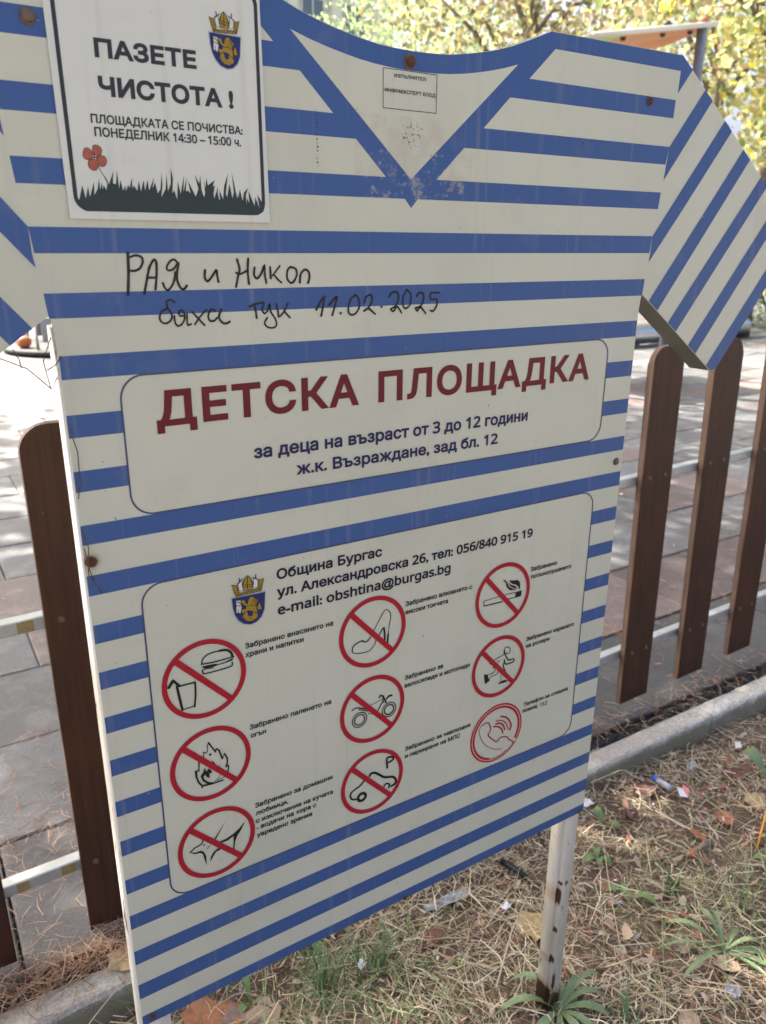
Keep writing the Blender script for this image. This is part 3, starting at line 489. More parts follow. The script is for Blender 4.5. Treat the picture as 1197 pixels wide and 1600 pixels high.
def drawing(name, items, mat, layer, parent=sign, sm=False, jitter=0, xf=None, wf=1.0):
    V = []; Fc = []
    xf = xf or (lambda p: p)
    for k, (t, w_, fl) in enumerate(items):
        P_ = [xf((fl[i] / 1e4, fl[i + 1] / 1e4)) for i in range(0, len(fl) if t != 'r' else 2, 2)]
        y = -STEP * layer - .000006 * (k % 14); n0 = len(V)
        if t == 'f':
            V += [(u, y, v) for u, v in P_]
            for q in tessellate_polygon([[Vector((u, v, 0)) for u, v in P_]]): Fc.append(tuple(n0 + i for i in q))
        elif t == 's':
            w = w_ / 1e4 * wf; Lf, Rt, c0, c1 = ribbon(P_, w, sm, jitter); n = len(Lf)
            V += [(u, y, v) for u, v in Lf] + [(u, y, v) for u, v in Rt]
            for i in range(n - 1): Fc.append((n0 + i, n0 + n + i, n0 + n + i + 1, n0 + i + 1))
            b = len(V); V += [(u, y, v) for u, v in c0]; Fc.append((n0 + n,) + tuple(range(b, b + 4))[::-1] + (n0,)) if False else Fc.append((n0,) + tuple(range(b + 3, b - 1, -1)) + (n0 + n,))
            b = len(V); V += [(u, y, v) for u, v in c1]; Fc.append((n0 + n - 1,) + tuple(range(b, b + 4)) + (n0 + 2 * n - 1,))
        elif t == 'd':
            c = P_[0]; rr = w_ / 1e4 * wf; V += [(c[0] + rr * math.cos(a * math.pi / 6), y, c[1] + rr * math.sin(a * math.pi / 6)) for a in range(12)]
            Fc.append(tuple(range(n0, n0 + 12)))
        elif t == 'r':
            c = P_[0]; ro = w_ / 1e4 * fl[2] / 100; ri = w_ / 1e4 * fl[3] / 100; n = 28
            V += [(c[0] + q * math.cos(a * 2 * math.pi / n), y, c[1] + q * math.sin(a * 2 * math.pi / n)) for q in (ro, ri) for a in range(n)]
            for i in range(n): j = (i + 1) % n; Fc.append((n0 + i, n0 + j, n0 + n + j, n0 + n + i))
    o = mesh_obj(name, V, Fc, mat, parent)
    return o

# outline of the shirt, right half from the neck to the bottom, then mirrored
topv = lambda u: 1.748 - .679 * (u - .447)
lowv = lambda u: 1.4302 - .688 * (u - .4175)
NECK = [(.024, 1.7031), (.0464, 1.7045), (.0640, 1.7069), (.0787, 1.7093), (.1036, 1.7140), (.1225, 1.7186), (.142, 1.7242), (.1668, 1.7331), (.185, 1.7401), (.2024, 1.7470)]
SLV = [(.447, 1.748), (.789, topv(.789)), (.6176, 1.304), (.6049, 1.3013), (.4175, 1.4302)]
RIGHT = [(0, 1.7027)] + NECK + SLV + [(.4155, 1.425), (.4135, 1.405), (.4130, .4895)]
OUT = RIGHT + [(-u, v) for u, v in RIGHT[:0:-1]]
bm = bmesh.new()
f = [bm.verts.new((u, 0, v)) for u, v in OUT]; b = [bm.verts.new((u, .002, v)) for u, v in OUT]
tri = tessellate_polygon([[Vector((u, v, 0)) for u, v in OUT]])
for t in tri:
    A, B, C_ = (Vector(OUT[i]) for i in t)
    if (B - A).cross(C_ - A) < 0: t = t[::-1]
    bm.faces.new([f[i] for i in t]); bm.faces.new([b[i] for i in t][::-1])
for i in range(len(OUT)):
    j = (i + 1) % len(OUT); bm.faces.new((f[j], f[i], b[i], b[j]))
bmesh.ops.recalc_face_normals(bm, faces=bm.faces)
bm_obj('front_sheet', bm, MAT['white'], sign)
# folded-back edges round the neck, shoulders and sleeves
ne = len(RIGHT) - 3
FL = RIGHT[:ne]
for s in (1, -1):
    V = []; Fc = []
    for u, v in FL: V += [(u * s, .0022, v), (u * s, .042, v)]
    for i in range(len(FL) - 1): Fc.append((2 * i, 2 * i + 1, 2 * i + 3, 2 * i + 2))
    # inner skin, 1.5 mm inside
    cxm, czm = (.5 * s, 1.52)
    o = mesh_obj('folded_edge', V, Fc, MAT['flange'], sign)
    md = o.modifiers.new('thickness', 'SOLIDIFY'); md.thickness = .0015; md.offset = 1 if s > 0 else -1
# posts
for s in (-1, 1):
    bm = bmesh.new(); x0, x1 = (-.4135, -.3735) if s < 0 else (.3715, .4122)
    box_bm(bm, x0, x1, .0035, .0435 if s > 0 else .0505, -.25, 1.424 if s < 0 else 1.40)
    es = [e for e in bm.edges if abs(e.verts[0].co.z - e.verts[1].co.z) > .5]
    bmesh.ops.bevel(bm, geom=es, offset=.007, segments=4, affect='EDGES')
    if s < 0:
        tp = [e for e in bm.edges if min(e.verts[0].co.z, e.verts[1].co.z) > 1.42 and not e.is_boundary]
        bmesh.ops.bevel(bm, geom=tp, offset=.006, segments=3, affect='EDGES')
    o = bm_obj('post', bm, MAT['post'], sign, smooth=False)
    for p in o.data.polygons: p.use_smooth = abs(p.normal.z) < .5
    if s > 0:
        o.location = (0.0, 0, 0)
# --- blue stripes
useam = lambda v: .4173 + (v - 1.4274) * .0936 * 1.0
stripes = []
def row(k): return 1.5116 - .05915 * k, 1.4880 - .05915 * k
flat('stripe', [[(-useam(1.5116), 1.5116), (-useam(1.488), 1.488), (useam(1.488), 1.488), (useam(1.5116), 1.5116)]], MAT['blue'], 1)
t_, b_ = 1.4514, 1.4277
flat('stripe', [[(-useam(t_), t_), (-useam(b_), b_), (useam(b_), b_), (useam(t_), t_)]], MAT['blue'], 1)
ROWS = [(1.3915, 1.3681), (1.3321, 1.3084), (1.2730, 1.2504), (1.2135, 1.1910), (1.1555, 1.1316), (1.0960, 1.0730), (1.0369, 1.0147), (.9777, .9557), (.9187, .8961), (.8592, .8369), (.8001, .7773), (.7398, .7175), (.6820, .6595), (.6222, .5992), (.5640, .5388), (.5075, .4897)]
for i, (t_, b_) in enumerate(ROWS):
    if i in (0, 3, 4) or i >= 12:
        flat('stripe', [[(-.4128, t_), (-.4128, b_), (.4128, b_), (.4128, t_)]], MAT['blue'], 1)
    else:
        for s in (-1, 1):
            flat('stripe', [[(.3572 * s, t_), (.3572 * s, b_), (.4128 * s, b_), (.4128 * s, t_)]], MAT['blue'], 1)
# yoke: blue field with white gaps printed over it
seamR = [(.4443, 1.6996), (.4423, 1.6919), (.4414, 1.6687), (.4402, 1.6319), (.4355, 1.6084), (.4331, 1.5713), (.4309, 1.5487)]
half = [(0, 1.7022)] + [(u, v - .0005) for u, v in NECK] + [(.447, 1.7475), (.4705, 1.7323)] + seamR + [(.0093, 1.5487), (0, 1.5388)]
YO = half + [(-u, v) for u, v in half[-2:0:-1]]
flat('yoke_band', [YO], MAT['blue'], 1)
W = [[(.2107, 1.7284), (.4455, 1.7284), (.4443, 1.6996), (.4453, 1.6919), (.1712, 1.6919)],
     [(.1423, 1.6687), (.4426, 1.6687), (.4414, 1.6319), (.1034, 1.6319)],
     [(.075, 1.6084), (.4367, 1.6084), (.4343, 1.5713), (.0357, 1.5713)]]
for q in W:
    for s in (1, -1): flat('white_stripe', [[(u * s, v) for u, v in q]], MAT['white'], 2)
tr = [(.152, 1.7053), (.1300, 1.6990), (.1085, 1.6940), (.088, 1.6900), (.07, 1.6870), (.05, 1.6847), (.03, 1.6832), (.012, 1.6826)]
flat('collar_inset', [[(u, v) for u, v in tr] + [(-u, v) for u, v in tr[::-1]] + [(-.001, 1.5702)]], MAT['white'], 2)
SB = [[(.4402, 1.6319), (.5025, topv(.5025)), (.5213, topv(.5213)), (.4353, 1.5871)],
      [(.5555, topv(.5555)), (.5747, topv(.5747)), (.4833, 1.5473), (.4233, 1.4749), (.4250, 1.488), (.4254, 1.5116), (.4284, 1.5152)],
      [(.6085, topv(.6085)), (.6280, topv(.6280)), (.4551, lowv(.4551)), (.4334, lowv(.4334))],
      [(.6620, topv(.6620)), (.6815, topv(.6815)), (.5042, lowv(.5042)), (.4828, lowv(.4828))],
      [(.7155, topv(.7155)), (.7350, topv(.7350)), (.5593, lowv(.5593)), (.5381, lowv(.5381))],
      [(.7690, topv(.7690)), (.7885, topv(.7885)), (.6176, 1.3045), (.6049, 1.3018), (.5905, lowv(.5905))]]
for q in SB:
    for s in (1, -1): flat('sleeve_stripe', [[(u * s, v) for u, v in q]], MAT['blue'], 3)
# --- rounded frames
def rrect(u0, u1, v0, v1, r, n=8):
    o = []
    for cx_, cz_, a0 in ((u1 - r, v1 - r, 0), (u0 + r, v1 - r, 90), (u0 + r, v0 + r, 180), (u1 - r, v0 + r, 270)):
        for k in range(n + 1):
            a = math.radians(a0 + 90 * k / n); o.append((cx_ + r * math.cos(a), cz_ + r * math.sin(a)))
    return o
def ring_poly(name, A, B, mat, layer, parent=sign):
    y = -STEP * layer; n = len(A)
    V = [(u, y, v) for u, v in A] + [(u, y, v) for u, v in B]
    return mesh_obj(name, V, [(i, (i + 1) % n, n + (i + 1) % n, n + i) for i in range(n)], mat, parent)
for v0, v1 in ((1.2135, 1.3685), (.6815, 1.1320)):
    A = rrect(-.3586, .3576, v0, v1, .026); B = rrect(-.3566, .3556, v0 + .002, v1 - .002, .024)
    ring_poly('frame_line', A, B, MAT['line'], 4)
# --- lettering
CAPH = .727
_gl = {}
def contours(t, space):
    """glyph outlines of a line of text, as closed polygons (built-in font)"""
    t = ''.join(chr(0x1D7E2 + int(c)) if c in '0123456789' else chr(0x1D5BA + ord(c) - 97) if 'a' <= c <= 'z' else c for c in t)
    cu = bpy.data.curves.new('lettering', 'FONT'); cu.body = t; cu.size = 1; cu.resolution_u = 3; cu.space_character = space
    o = bpy.data.objects.new('lettering', cu); col.objects.link(o)
    bpy.context.view_layer.update()
    c = o.to_curve(bpy.context.evaluated_depsgraph_get())
    out = []
    for s in c.splines:
        P_ = []
        if s.type == 'BEZIER':
            B = s.bezier_points; n = len(B)
            for i in range(n):
                p0, p1, p2, p3 = B[i].co, B[i].handle_right, B[(i + 1) % n].handle_left, B[(i + 1) % n].co
                d = p3 - p0
                st = max(abs((p1 - p0).cross(d).z), abs((p2 - p0).cross(d).z)) / max(d.length, 1e-6)
                k = 1 if st < .004 else 4
                for q in range(k):
                    tt = q / k; u = 1 - tt
                    P_.append(tuple((u ** 3 * p0 + 3 * u * u * tt * p1 + 3 * u * tt * tt * p2 + tt ** 3 * p3)[:2]))
        else:
            P_ = [tuple(p.co[:2]) for p in s.points]
        Q = []
        for p in P_:
            if not Q or (p[0] - Q[-1][0]) ** 2 + (p[1] - Q[-1][1]) ** 2 > 1e-6: Q.append(p)
        if len(Q) > 2: out.append(Q)
    o.to_curve_clear(); bpy.data.objects.remove(o); bpy.data.curves.remove(cu)
    return out
def area(P_): return sum(P_[i - 1][0] * P_[i][1] - P_[i][0] * P_[i - 1][1] for i in range(len(P_))) / 2
def inside(p, P_):
    c = False
    for i in range(len(P_)):
        (x0, y0), (x1, y1) = P_[i - 1], P_[i]
        if (y0 > p[1]) != (y1 > p[1]) and p[0] < (x1 - x0) * (p[1] - y0) / (y1 - y0) + x0: c = not c
    return c
def grow(P_, d):
    n = len(P_); o = []
    for i in range(n):
        a = Vector(P_[i - 1]); b = Vector(P_[i]); c = Vector(P_[(i + 1) % n])
        e1 = (b - a).normalized(); e2 = (c - b).normalized()
        n1 = Vector((e1.y, -e1.x)); n2 = Vector((e2.y, -e2.x)); m_ = n1 + n2
        if m_.length < .3: m_ = n1
        m_.normalize(); k = d / max(m_.dot(n1), .55); o.append(tuple(b + m_ * k))
    return o
def lettering(t, u0, u1, v0, v1, h, bold, cname, parent, layer):
    C_ = contours(t, 1.10 if h > .03 else 1.0)
    off = h * {0: .034, 1: .043, 2: .060}[bold]
    xs_ = [p[0] for c in C_ for p in c]; x0, x1 = min(xs_), max(xs_)
    sx = (u1 - u0 - 2 * off) / (x1 - x0); sz = (h - 2 * off * .8) / CAPH
    Q = [[(u0 + off + (x - x0) * sx, v0 + off * .8 + y * sz) for x, y in c] for c in C_]
    ar = [area(q) for q in Q]; n_ = len(Q)
    bb = [(min(p[0] for p in q), max(p[0] for p in q), min(p[1] for p in q), max(p[1] for p in q)) for q in Q]
    def within(i, j):
        return abs(ar[i]) < abs(ar[j]) and bb[i][0] >= bb[j][0] and bb[i][1] <= bb[j][1] and bb[i][2] >= bb[j][2] and bb[i][3] <= bb[j][3]
    root = list(range(n_))
    for i in range(n_):
        c = [j for j in range(n_) if j != i and within(i, j)]
        if c: root[i] = max(c, key=lambda j: abs(ar[j]))
    # glyphs: contours whose boxes overlap; each glyph filled by non-zero winding
    Q = [q[::-1] if ar[root[i]] < 0 else q for i, q in enumerate(Q)]
    G_ = [grow(q, off) for q in Q]
    order = sorted(range(n_), key=lambda i: bb[i][0]); groups = []
    for i in order:
        if groups and bb[i][0] < groups[-1][1] - 1e-5: groups[-1][0].append(i); groups[-1][1] = max(groups[-1][1], bb[i][1])
        else: groups.append([[i], bb[i][1]])
    V = []; Fc = []; y = -STEP * layer
    for ids, _ in groups:
        vs = []; ed = []
        for i in ids:
            n0 = len(vs); m_ = len(G_[i]); vs += [Vector((a * 1000, b * 1000)) for a, b in G_[i]]; ed += [(n0 + k, n0 + (k + 1) % m_) for k in range(m_)]
        ov, oe, of, *_r = delaunay_2d_cdt(vs, ed, [], 0, 1e-5)
        n0 = len(V); V += [(p[0] / 1000, y, p[1] / 1000) for p in ov]
        for f_ in of:
            cx_ = sum(ov[k][0] for k in f_) / 3000; cy_ = sum(ov[k][1] for k in f_) / 3000; wn = 0
            for i in ids:
                P_ = G_[i]
                for k in range(len(P_)):
                    (xa, ya), (xb, yb) = P_[k - 1], P_[k]
                    if (ya <= cy_) != (yb <= cy_) and cx_ < xa + (xb - xa) * (cy_ - ya) / (yb - ya): wn += 1 if yb > ya else -1
            if wn: Fc.append(tuple(n0 + k for k in f_))
    return mesh_obj('lettering', V, Fc, MAT[cname], parent)
plate = None
PY = -.0022
# the screwed-on notice plate, upper left
pm_ = bmesh.new(); PL = [(-.3905, 1.742), (-.3875, 1.5192), (-.1828, 1.5192), (-.1858, 1.742)]
for yy in (-.0010, PY):
    pass
fv = [pm_.verts.new((u, PY, v)) for u, v in PL]; bv = [pm_.verts.new((u, -.0012, v)) for u, v in PL]
pm_.faces.new(fv); pm_.faces.new(bv[::-1])
for i in range(4): j = (i + 1) % 4; pm_.faces.new((fv[j], fv[i], bv[i], bv[j]))
bmesh.ops.recalc_face_normals(pm_, faces=pm_.faces)
plate = bm_obj('notice_plate', pm_, MAT['plate'], sign)
LP = 16.5   # just in front of the plate
A = rrect(-.3830, -.1880, 1.5262, 1.7330, .013); B = rrect(-.3792, -.1918, 1.5290, 1.7292, .010)
A = [(u + (1.62 - v) * -.008 * -1 * (1 if u < -.28 else .25), v) for u, v in A]; B = [(u + (1.62 - v) * .008 * (1 if u < -.28 else .25), v) for u, v in B]
ring_poly('border_line', A, B, MAT['char'], LP + .2, plate)
drawing('grass_print', DATA['grass'], MAT['grassprint'], LP + .5, plate)
drawing('flower_stem', DATA['stem'], MAT['grassprint'], LP + .7, plate, sm=True)
for q in DATA['petal']:
    P_ = [(q[2][i] / 1e4, q[2][i + 1] / 1e4) for i in range(0, len(q[2]), 2)]; c = (sum(p[0] for p in P_) / 8, sum(p[1] for p in P_) / 8)
    big = smooth_path(P_ + [P_[0]], 3)[:-1]
    flat('petal', [[(c[0] + (u - c[0]) * 1.06, c[1] + (v - c[1]) * 1.06) for u, v in big]], MAT['grassprint'], LP + .9, plate)
    flat('petal', [[(c[0] + (u - c[0]) * .95, c[1] + (v - c[1]) * .95) for u, v in big]], MAT['petal'], LP + 1.2, plate)
drawing('flower_centre', DATA['fcen'], MAT['red'], LP + 1.5, plate)
drawing('flower_dots', DATA['fdot'], MAT['plate'], LP + 1.8, plate)
vavg = {'ДЕТСКА': 1.3106, 'ПЛОЩАДКА': 1.3106, 'за деца на възраст от 3 до 12 години': 1.2605, 'ж.к. Възраждане, зад бл. 12': 1.2331}
for t, u0, u1, v0, v1, h, bold, cname, grp in DATA['text']:
    u0, u1, v0, v1, h = (q / 1e4 for q in (u0, u1, v0, v1, h))
    if t in vavg: v0 = v1 = vavg[t]
    else: v0 = v1 = (v0 + v1) / 2
    if grp == 's': h = .0076
    if grp == 'm': h = .0140
    if grp == 'n': lettering(t, u0, u1, v0, v1, h, bold, cname, plate, LP + .6)
    else: lettering(t, u0, u1, v0, v1, h, bold, cname, sign, 5)
bx = [(-.0406, 1.6822), (.0325, 1.6822), (.0325, 1.6420), (-.0406, 1.6420)]
ins = [(-.0399, 1.6815), (.0318, 1.6815), (.0318, 1.6427), (-.0399, 1.6427)]
ring_poly('text_box', bx[::-1], ins[::-1], MAT['black'], 5)
# --- prohibition symbols, three columns of three
RX, RV, RR = (-.2914, -.0508, .1809), (.9915, .8681, .7439), .0536
NAMES = ['no food or drink symbol', 'no fires symbol', 'no dogs symbol', 'no high heels symbol', 'no motorbikes symbol', 'no cars symbol', 'no smoking symbol', 'no roller skating symbol', 'red telephone symbol']
for i in range(9):
    cx_, cz_ = RX[i // 3], RV[i % 3]
    if i == 8: cx_, cz_ = .1850, .7439
    sy = empty('symbol', (0, 0, 0), sign); sy['label'] = NAMES[i]
    if i < 8:
        n = 64
        A = [(cx_ + RR * math.cos(2 * math.pi * k / n), cz_ + RR * math.sin(2 * math.pi * k / n)) for k in range(n)]
        B = [(cx_ + .0470 * math.cos(2 * math.pi * k / n), cz_ + .0470 * math.sin(2 * math.pi * k / n)) for k in range(n)]
        ring_poly('ring', A, B, MAT['ringred'], 7, sy)
        flat('bar', [[(cx_ - .0303 , cz_ + .0361), (cx_ - .0362, cz_ + .0307), (cx_ + .0272, cz_ - .0382), (cx_ + .0336, cz_ - .0340)]], MAT['ringred'], 7.2, sy)
        drawing('drawing', DATA['pic'][i], MAT['black'], 6, sy, sm=i in (0, 2, 3, 5, 7))
    else:
        def arc(r0, r1, a0, a1, mat, lay, nm='ring'):
            n = 60; V = []
            for k in range(n + 1):
                a = math.radians(a0 + (a1 - a0) * k / n); V += [(cx_ + r0 * math.cos(a), -STEP * lay, cz_ + r0 * math.sin(a)), (cx_ + r1 * math.cos(a), -STEP * lay, cz_ + r1 * math.sin(a))]
            return mesh_obj(nm, V, [(2 * k, 2 * k + 1, 2 * k + 3, 2 * k + 2) for k in range(n)], mat, sy)
        arc(.0536, .0508, -32, 325, MAT['ringred'], 6); arc(.0508, .0490, -30, 322, MAT['pink'], 6.2); arc(.0490, .0452, -30, 255, MAT['ringred'], 6.4); arc(.0490, .0478, 255, 300, MAT['ringred'], 6.6)
        drawing('drawing', DATA['pic'][8], MAT['ringred'], 7, sy, sm=True)
# --- coats of arms
def crest(parent, lay, xf=None):
    e = empty('coat_of_arms', (0, 0, 0), parent) if parent is sign else None
    p = e or parent
    wf = 1 if xf is None else .74
    for k, (nm, key, mt) in enumerate((('shield_edge', 'silver', 'silver'), ('shield', 'blue', 'shield'), ('silver_charge', 'white', 'plate'), ('gold_charge', 'gold', 'gold'), ('engraved_line', 'dark', 'black'))):
        it = DATA['crest'][key]
        if key == 'dark': it = [('s', w_ * 1.5 if w_ < 9 else w_, fl) for _, w_, fl in it] + [('s', 5, fl + fl[:2]) for kk in ('gold', 'white') for _, w_, fl in DATA['crest'][kk]]
        drawing(nm, it, MAT[mt], lay + k * .6, p, xf=xf, wf=wf)
crest(sign, 5)
kx = (-.20668 + .24055) / (-.20644 + .25237)
crest(plate, LP + .3, lambda p: (-.24055 + (p[0] + .25237) * kx, 1.6919 + (p[1] - 1.0912) * kx))
# --- handwriting in black marker, bolts, chips
drawing('handwriting', DATA['hand'], MAT['marker'], 5, sign, sm=True, jitter=.10)
MAT['stain'] = M('print_rust_stain', (.13, .075, .045), .8, var=(.20, .13, .085), scale=180)
def bolt(u, v, r_, mat, par=sign, y=-.0025):
    rr_ = random.Random(int(u * 9999)); q_ = [(u + r_ * 1.25 * rr_.uniform(.85, 1.15) * math.cos(a * .42), v + r_ * 1.25 * rr_.uniform(.85, 1.15) * math.sin(a * .42)) for a in range(15)]
    flat('rust_stain', [q_], MAT['stain'], 9, par)
    bm = bmesh.new(); bmesh.ops.create_uvsphere(bm, u_segments=14, v_segments=8, radius=r_)
    for q in bm.verts: q.co.y *= .38
    o = bm_obj('bolt', bm, mat, par, smooth=True); o.location = (u, y, v); return o
for u, v, r_, mt in ((-.4065, 1.1721, .0055, 'rust'), (-.0055, 1.6915, .0062, 'rust'), (-.4032, 1.6838, .0055, 'bolt'), (.399, 1.1731, .0048, 'bolt'), (.3893, 1.686, .0046, 'rust'), (-.3997, .4998, .0042, 'rust'), (.4024, .4945, .004, 'bolt'), (.011, .4915, .003, 'rust')):
    bolt(u, v, r_, MAT[mt])
r = random.Random(21); it = []
for v in np.linspace(1.632, 1.578, 15): it.append(('d', r.uniform(3, 10), [-1235 + r.uniform(-6, 6), float(v) * 1e4]))
for u, v, a in ((.270, 1.6265, 11), (.2695, 1.6215, 9), (.271, 1.6175, 7), (.3165, 1.3125, 10), (.3170, 1.3085, 9), (-.2895, .7128, 6), (-.2850, .7135, 5), (.399, 1.1731, 0)): it.append(('d', a, [u * 1e4, v * 1e4]))
for k in range(80): it.append(('d', r.uniform(2.0, 6.5), [r.uniform(-4000, 4000), r.uniform(5200, 16500)]))
tag(drawing('dirt_speck', it, MAT['ink'], 8.2, sign), kind='stuff')
# thin dry stems and hairs caught on the left edge of the board
st = empty('dead_vine', (.15, .82, 1.35)); tag(st, 'thin dry dark stems snagged on the left edge of the striped board', 'vine')
def world_tube(name, P_, rad, mat, par=None, n=5):
    off = Vector(par.location) if par else Vector()
    return tube(name, [Vector(p) - off for p in P_], rad, mat, par, n)
MAT['stem'] = M('dry_stem', (.045, .03, .022), .8, var=(.12, .07, .04), scale=60)
B_ = lambda u, y, v: (.55 + u, SY + y, v)
for P_ in ([B_(-.418, .0, 1.41), B_(-.428, -.003, 1.388), B_(-.424, -.002, 1.360), B_(-.417, -.004, 1.372)],
           [B_(-.411, -.004, 1.392), B_(-.418, -.006, 1.384), B_(-.425, .0, 1.379)],
           [B_(-.413, -.004, 1.325), B_(-.407, -.005, 1.295), B_(-.408, -.003, 1.262), B_(-.412, -.005, 1.245)],
           [B_(-.4125, -.004, 1.21), B_(-.408, -.006, 1.19), B_(-.4115, -.006, 1.16), B_(-.404, -.008, 1.145), B_(-.400, -.006, 1.135)],
           [B_(-.4125, -.004, 1.19), B_(-.410, -.007, 1.165), B_(-.4065, -.006, 1.152)],
           [B_(-.47, -.01, 1.396), B_(-.444, -.01, 1.383), B_(-.425, -.006, 1.362)],
           [B_(-.4545, -.01, 1.402), B_(-.4500, -.01, 1.392), B_(-.449, -.008, 1.384)]):
    world_tube('strand', P_, .0006, MAT['stem'], st)
# ------------------------------------------------------------------ trees
def leaves_mesh(name, C, size, pal, mat, parent, aspect=.8, droop=.3, seed=1, colvar=.18):
    r = np.random.default_rng(seed); n = len(C)
    a = r.normal(size=(n, 3)); a[:, 2] -= droop; a /= np.linalg.norm(a, axis=1)[:, None]
    b = np.cross(a, r.normal(size=(n, 3))); b /= np.linalg.norm(b, axis=1)[:, None]
    c = np.cross(a, b); L_ = (size * r.uniform(.6, 1.25, n))[:, None]; Wd = L_ * aspect
    V = np.stack([C - a * L_ / 2, C - a * L_ * .12 + b * Wd / 2 + c * L_ * .10, C + a * L_ * .28 + b * Wd * .33 + c * L_ * .05, C + a * L_ / 2,
                  C + a * L_ * .28 - b * Wd * .33 + c * L_ * .05, C - a * L_ * .12 - b * Wd / 2 + c * L_ * .10], axis=1).reshape(-1, 3)
    i = np.arange(n)[:, None] * 6
    F = np.concatenate([i + 0, i + 1, i + 2, i + 3, i + 0, i + 3, i + 4, i + 5], axis=1).reshape(-1, 4)
    pal = np.array(pal); k = r.integers(0, len(pal), n); cc = pal[k] * (1 + r.uniform(-colvar, colvar, (n, 1)))
    return quads(name, V, F, np.repeat(cc, 6, axis=0), mat, parent)
def quads(name, V, F, colr, mat, parent=None):
    me = bpy.data.meshes.new(name); me.vertices.add(len(V)); me.vertices.foreach_set('co', V.astype(np.float32).ravel())
    k = F.shape[1]; me.loops.add(F.size); me.loops.foreach_set('vertex_index', F.astype(np.int32).ravel())
    me.polygons.add(len(F)); me.polygons.foreach_set('loop_start', (np.arange(len(F)) * k).astype(np.int32))
    me.update(calc_edges=True)
    at = me.color_attributes.new('col', 'FLOAT_COLOR', 'POINT')
    at.data.foreach_set('color', np.concatenate([np.clip(colr, 0, 1), np.ones((len(V), 1))], axis=1).astype(np.float32).ravel())
    me.materials.append(mat); me.validate()
    o = bpy.data.objects.new(name, me); col.objects.link(o)
    if parent: o.parent = parent
    return o
def tree(name, label, base_, cen, rad, n, size, pal, seed, trunk_r=.14, bark='bark', lean=(0, 0), limbs=7, droop=.3, group=None, clump=.28, hang=False):
    r = np.random.default_rng(seed); t = empty(name, base_); tag(t, label, 'tree', group)
    b = Vector(base_); c = Vector(cen) - b; R_ = Vector(rad)
    V, Fc = [], []
    pth = [Vector((0, 0, -.2)), Vector((lean[0] * .3, lean[1] * .3, c.z * .3)), Vector((c.x * .5, c.y * .5, c.z * .65)), c * 1.0, c + Vector((0, 0, R_.z * .7))]
    tv, tf = tube_mesh(pth, [trunk_r * 1.25, trunk_r, trunk_r * .8, trunk_r * .5, trunk_r * .12], 10)
    mesh_obj('trunk', tv, tf, MAT[bark], t, smooth=True)
    for k in range(limbs):
        a = r.uniform(0, 2 * math.pi); h = r.uniform(.45, .9); s = pth[1].lerp(pth[3], h)
        e = c + Vector((math.cos(a) * R_.x * r.uniform(.5, .9), math.sin(a) * R_.y * r.uniform(.5, .9), R_.z * r.uniform(-.45, .6)))
        m_ = s.lerp(e, .5) + Vector((r.uniform(-.2, .2), r.uniform(-.2, .2), .25 * R_.z * r.uniform(.0, .6)))
        lv, lf = tube_mesh([s, m_, e], [trunk_r * .42, trunk_r * .25, .012], 6); mesh_obj('limb', lv, lf, MAT[bark], t, smooth=True)
    m_ = max(8, n // 34)
    d = r.normal(size=(m_, 3)); d /= np.linalg.norm(d, axis=1)[:, None]; d *= (r.uniform(.12, 1, (m_, 1)) ** .5)
    cc = np.array(c) + d * np.array(R_); idx = r.integers(0, m_, n)
    sp = clump * (.6 + .8 * r.random(m_))[idx][:, None]
    off = r.normal(size=(n, 3)) * sp * np.array([1, 1, 1.7 if hang else .75])
    if hang: off[:, 2] -= np.abs(off[:, 2]) * .6
    leaves_mesh('crown', cc[idx] + off, size, pal, MAT['leaf'], t, droop=droop, seed=seed + 1)
    return t
YG = [(.42, .45, .20), (.33, .38, .16), (.50, .47, .20), (.66, .55, .10), (.48, .45, .24), (.22, .27, .11), (.48, .38, .22), (.30, .34, .15)]
OL = [(.21, .21, .11), (.16, .18, .085), (.27, .23, .13), (.31, .24, .13), (.36, .29, .11)]
LG = [(.32, .44, .20), (.38, .48, .22), (.28, .40, .18), (.46, .52, .26)]
DG = [(.09, .15, .045), (.12, .18, .05), (.15, .20, .06)]
tree('plane_tree', 'broad unseen tree added for shade, whose crown overhangs the playground left of the sign', (-3.4, 7.6, 0), (-.6, 7.9, 6.7), (4.9, 4.8, 1.6), 21000, .16, YG[:3] + OL, 3, trunk_r=.22, limbs=10, clump=.42)  # stands out of view, put in to shade the near ground
tree('plane_tree', 'backlit tree with yellow and lime leaves right of the playhouse roof', (12.6, 8.6, 0), (12.0, 8.0, 5.3), (3.2, 2.8, 2.6), 7000, .135, YG, 12, trunk_r=.15, clump=.30)
tree('plane_tree', 'olive and brown leaved tree seen over the collar of the sign', (11.4, 13.6, 0), (11.4, 13.0, 6.2), (3.3, 2.6, 2.7), 6500, .12, OL + YG[:1], 22, trunk_r=.17, clump=.34)
tree('plane_tree', 'large golden olive tree rising behind the playhouse roof', (17.5, 13.5, 0), (17.3, 13.2, 7.2), (4.2, 3.0, 3.6), 4300, .14, YG + OL[:2], 31, trunk_r=.2, clump=.36)
tree('birch_tree', 'pale trunked tree with fine hanging light green leaves in the distance', (13.5, 20.0, 0), (12.9, 19.4, 6.3), (2.7, 2.2, 3.4), 7500, .09, LG, 41, trunk_r=.09, bark='palebark', droop=1.4, clump=.34, hang=True)
tree('birch_tree', 'second light green tree, with a slim white trunk, behind the pale one', (16.8, 22.5, 0), (16.6, 22.2, 6.6), (2.8, 2.2, 3.8), 4500, .11, LG, 51, trunk_r=.08, bark='palebark', droop=1.4, clump=.36, hang=True)
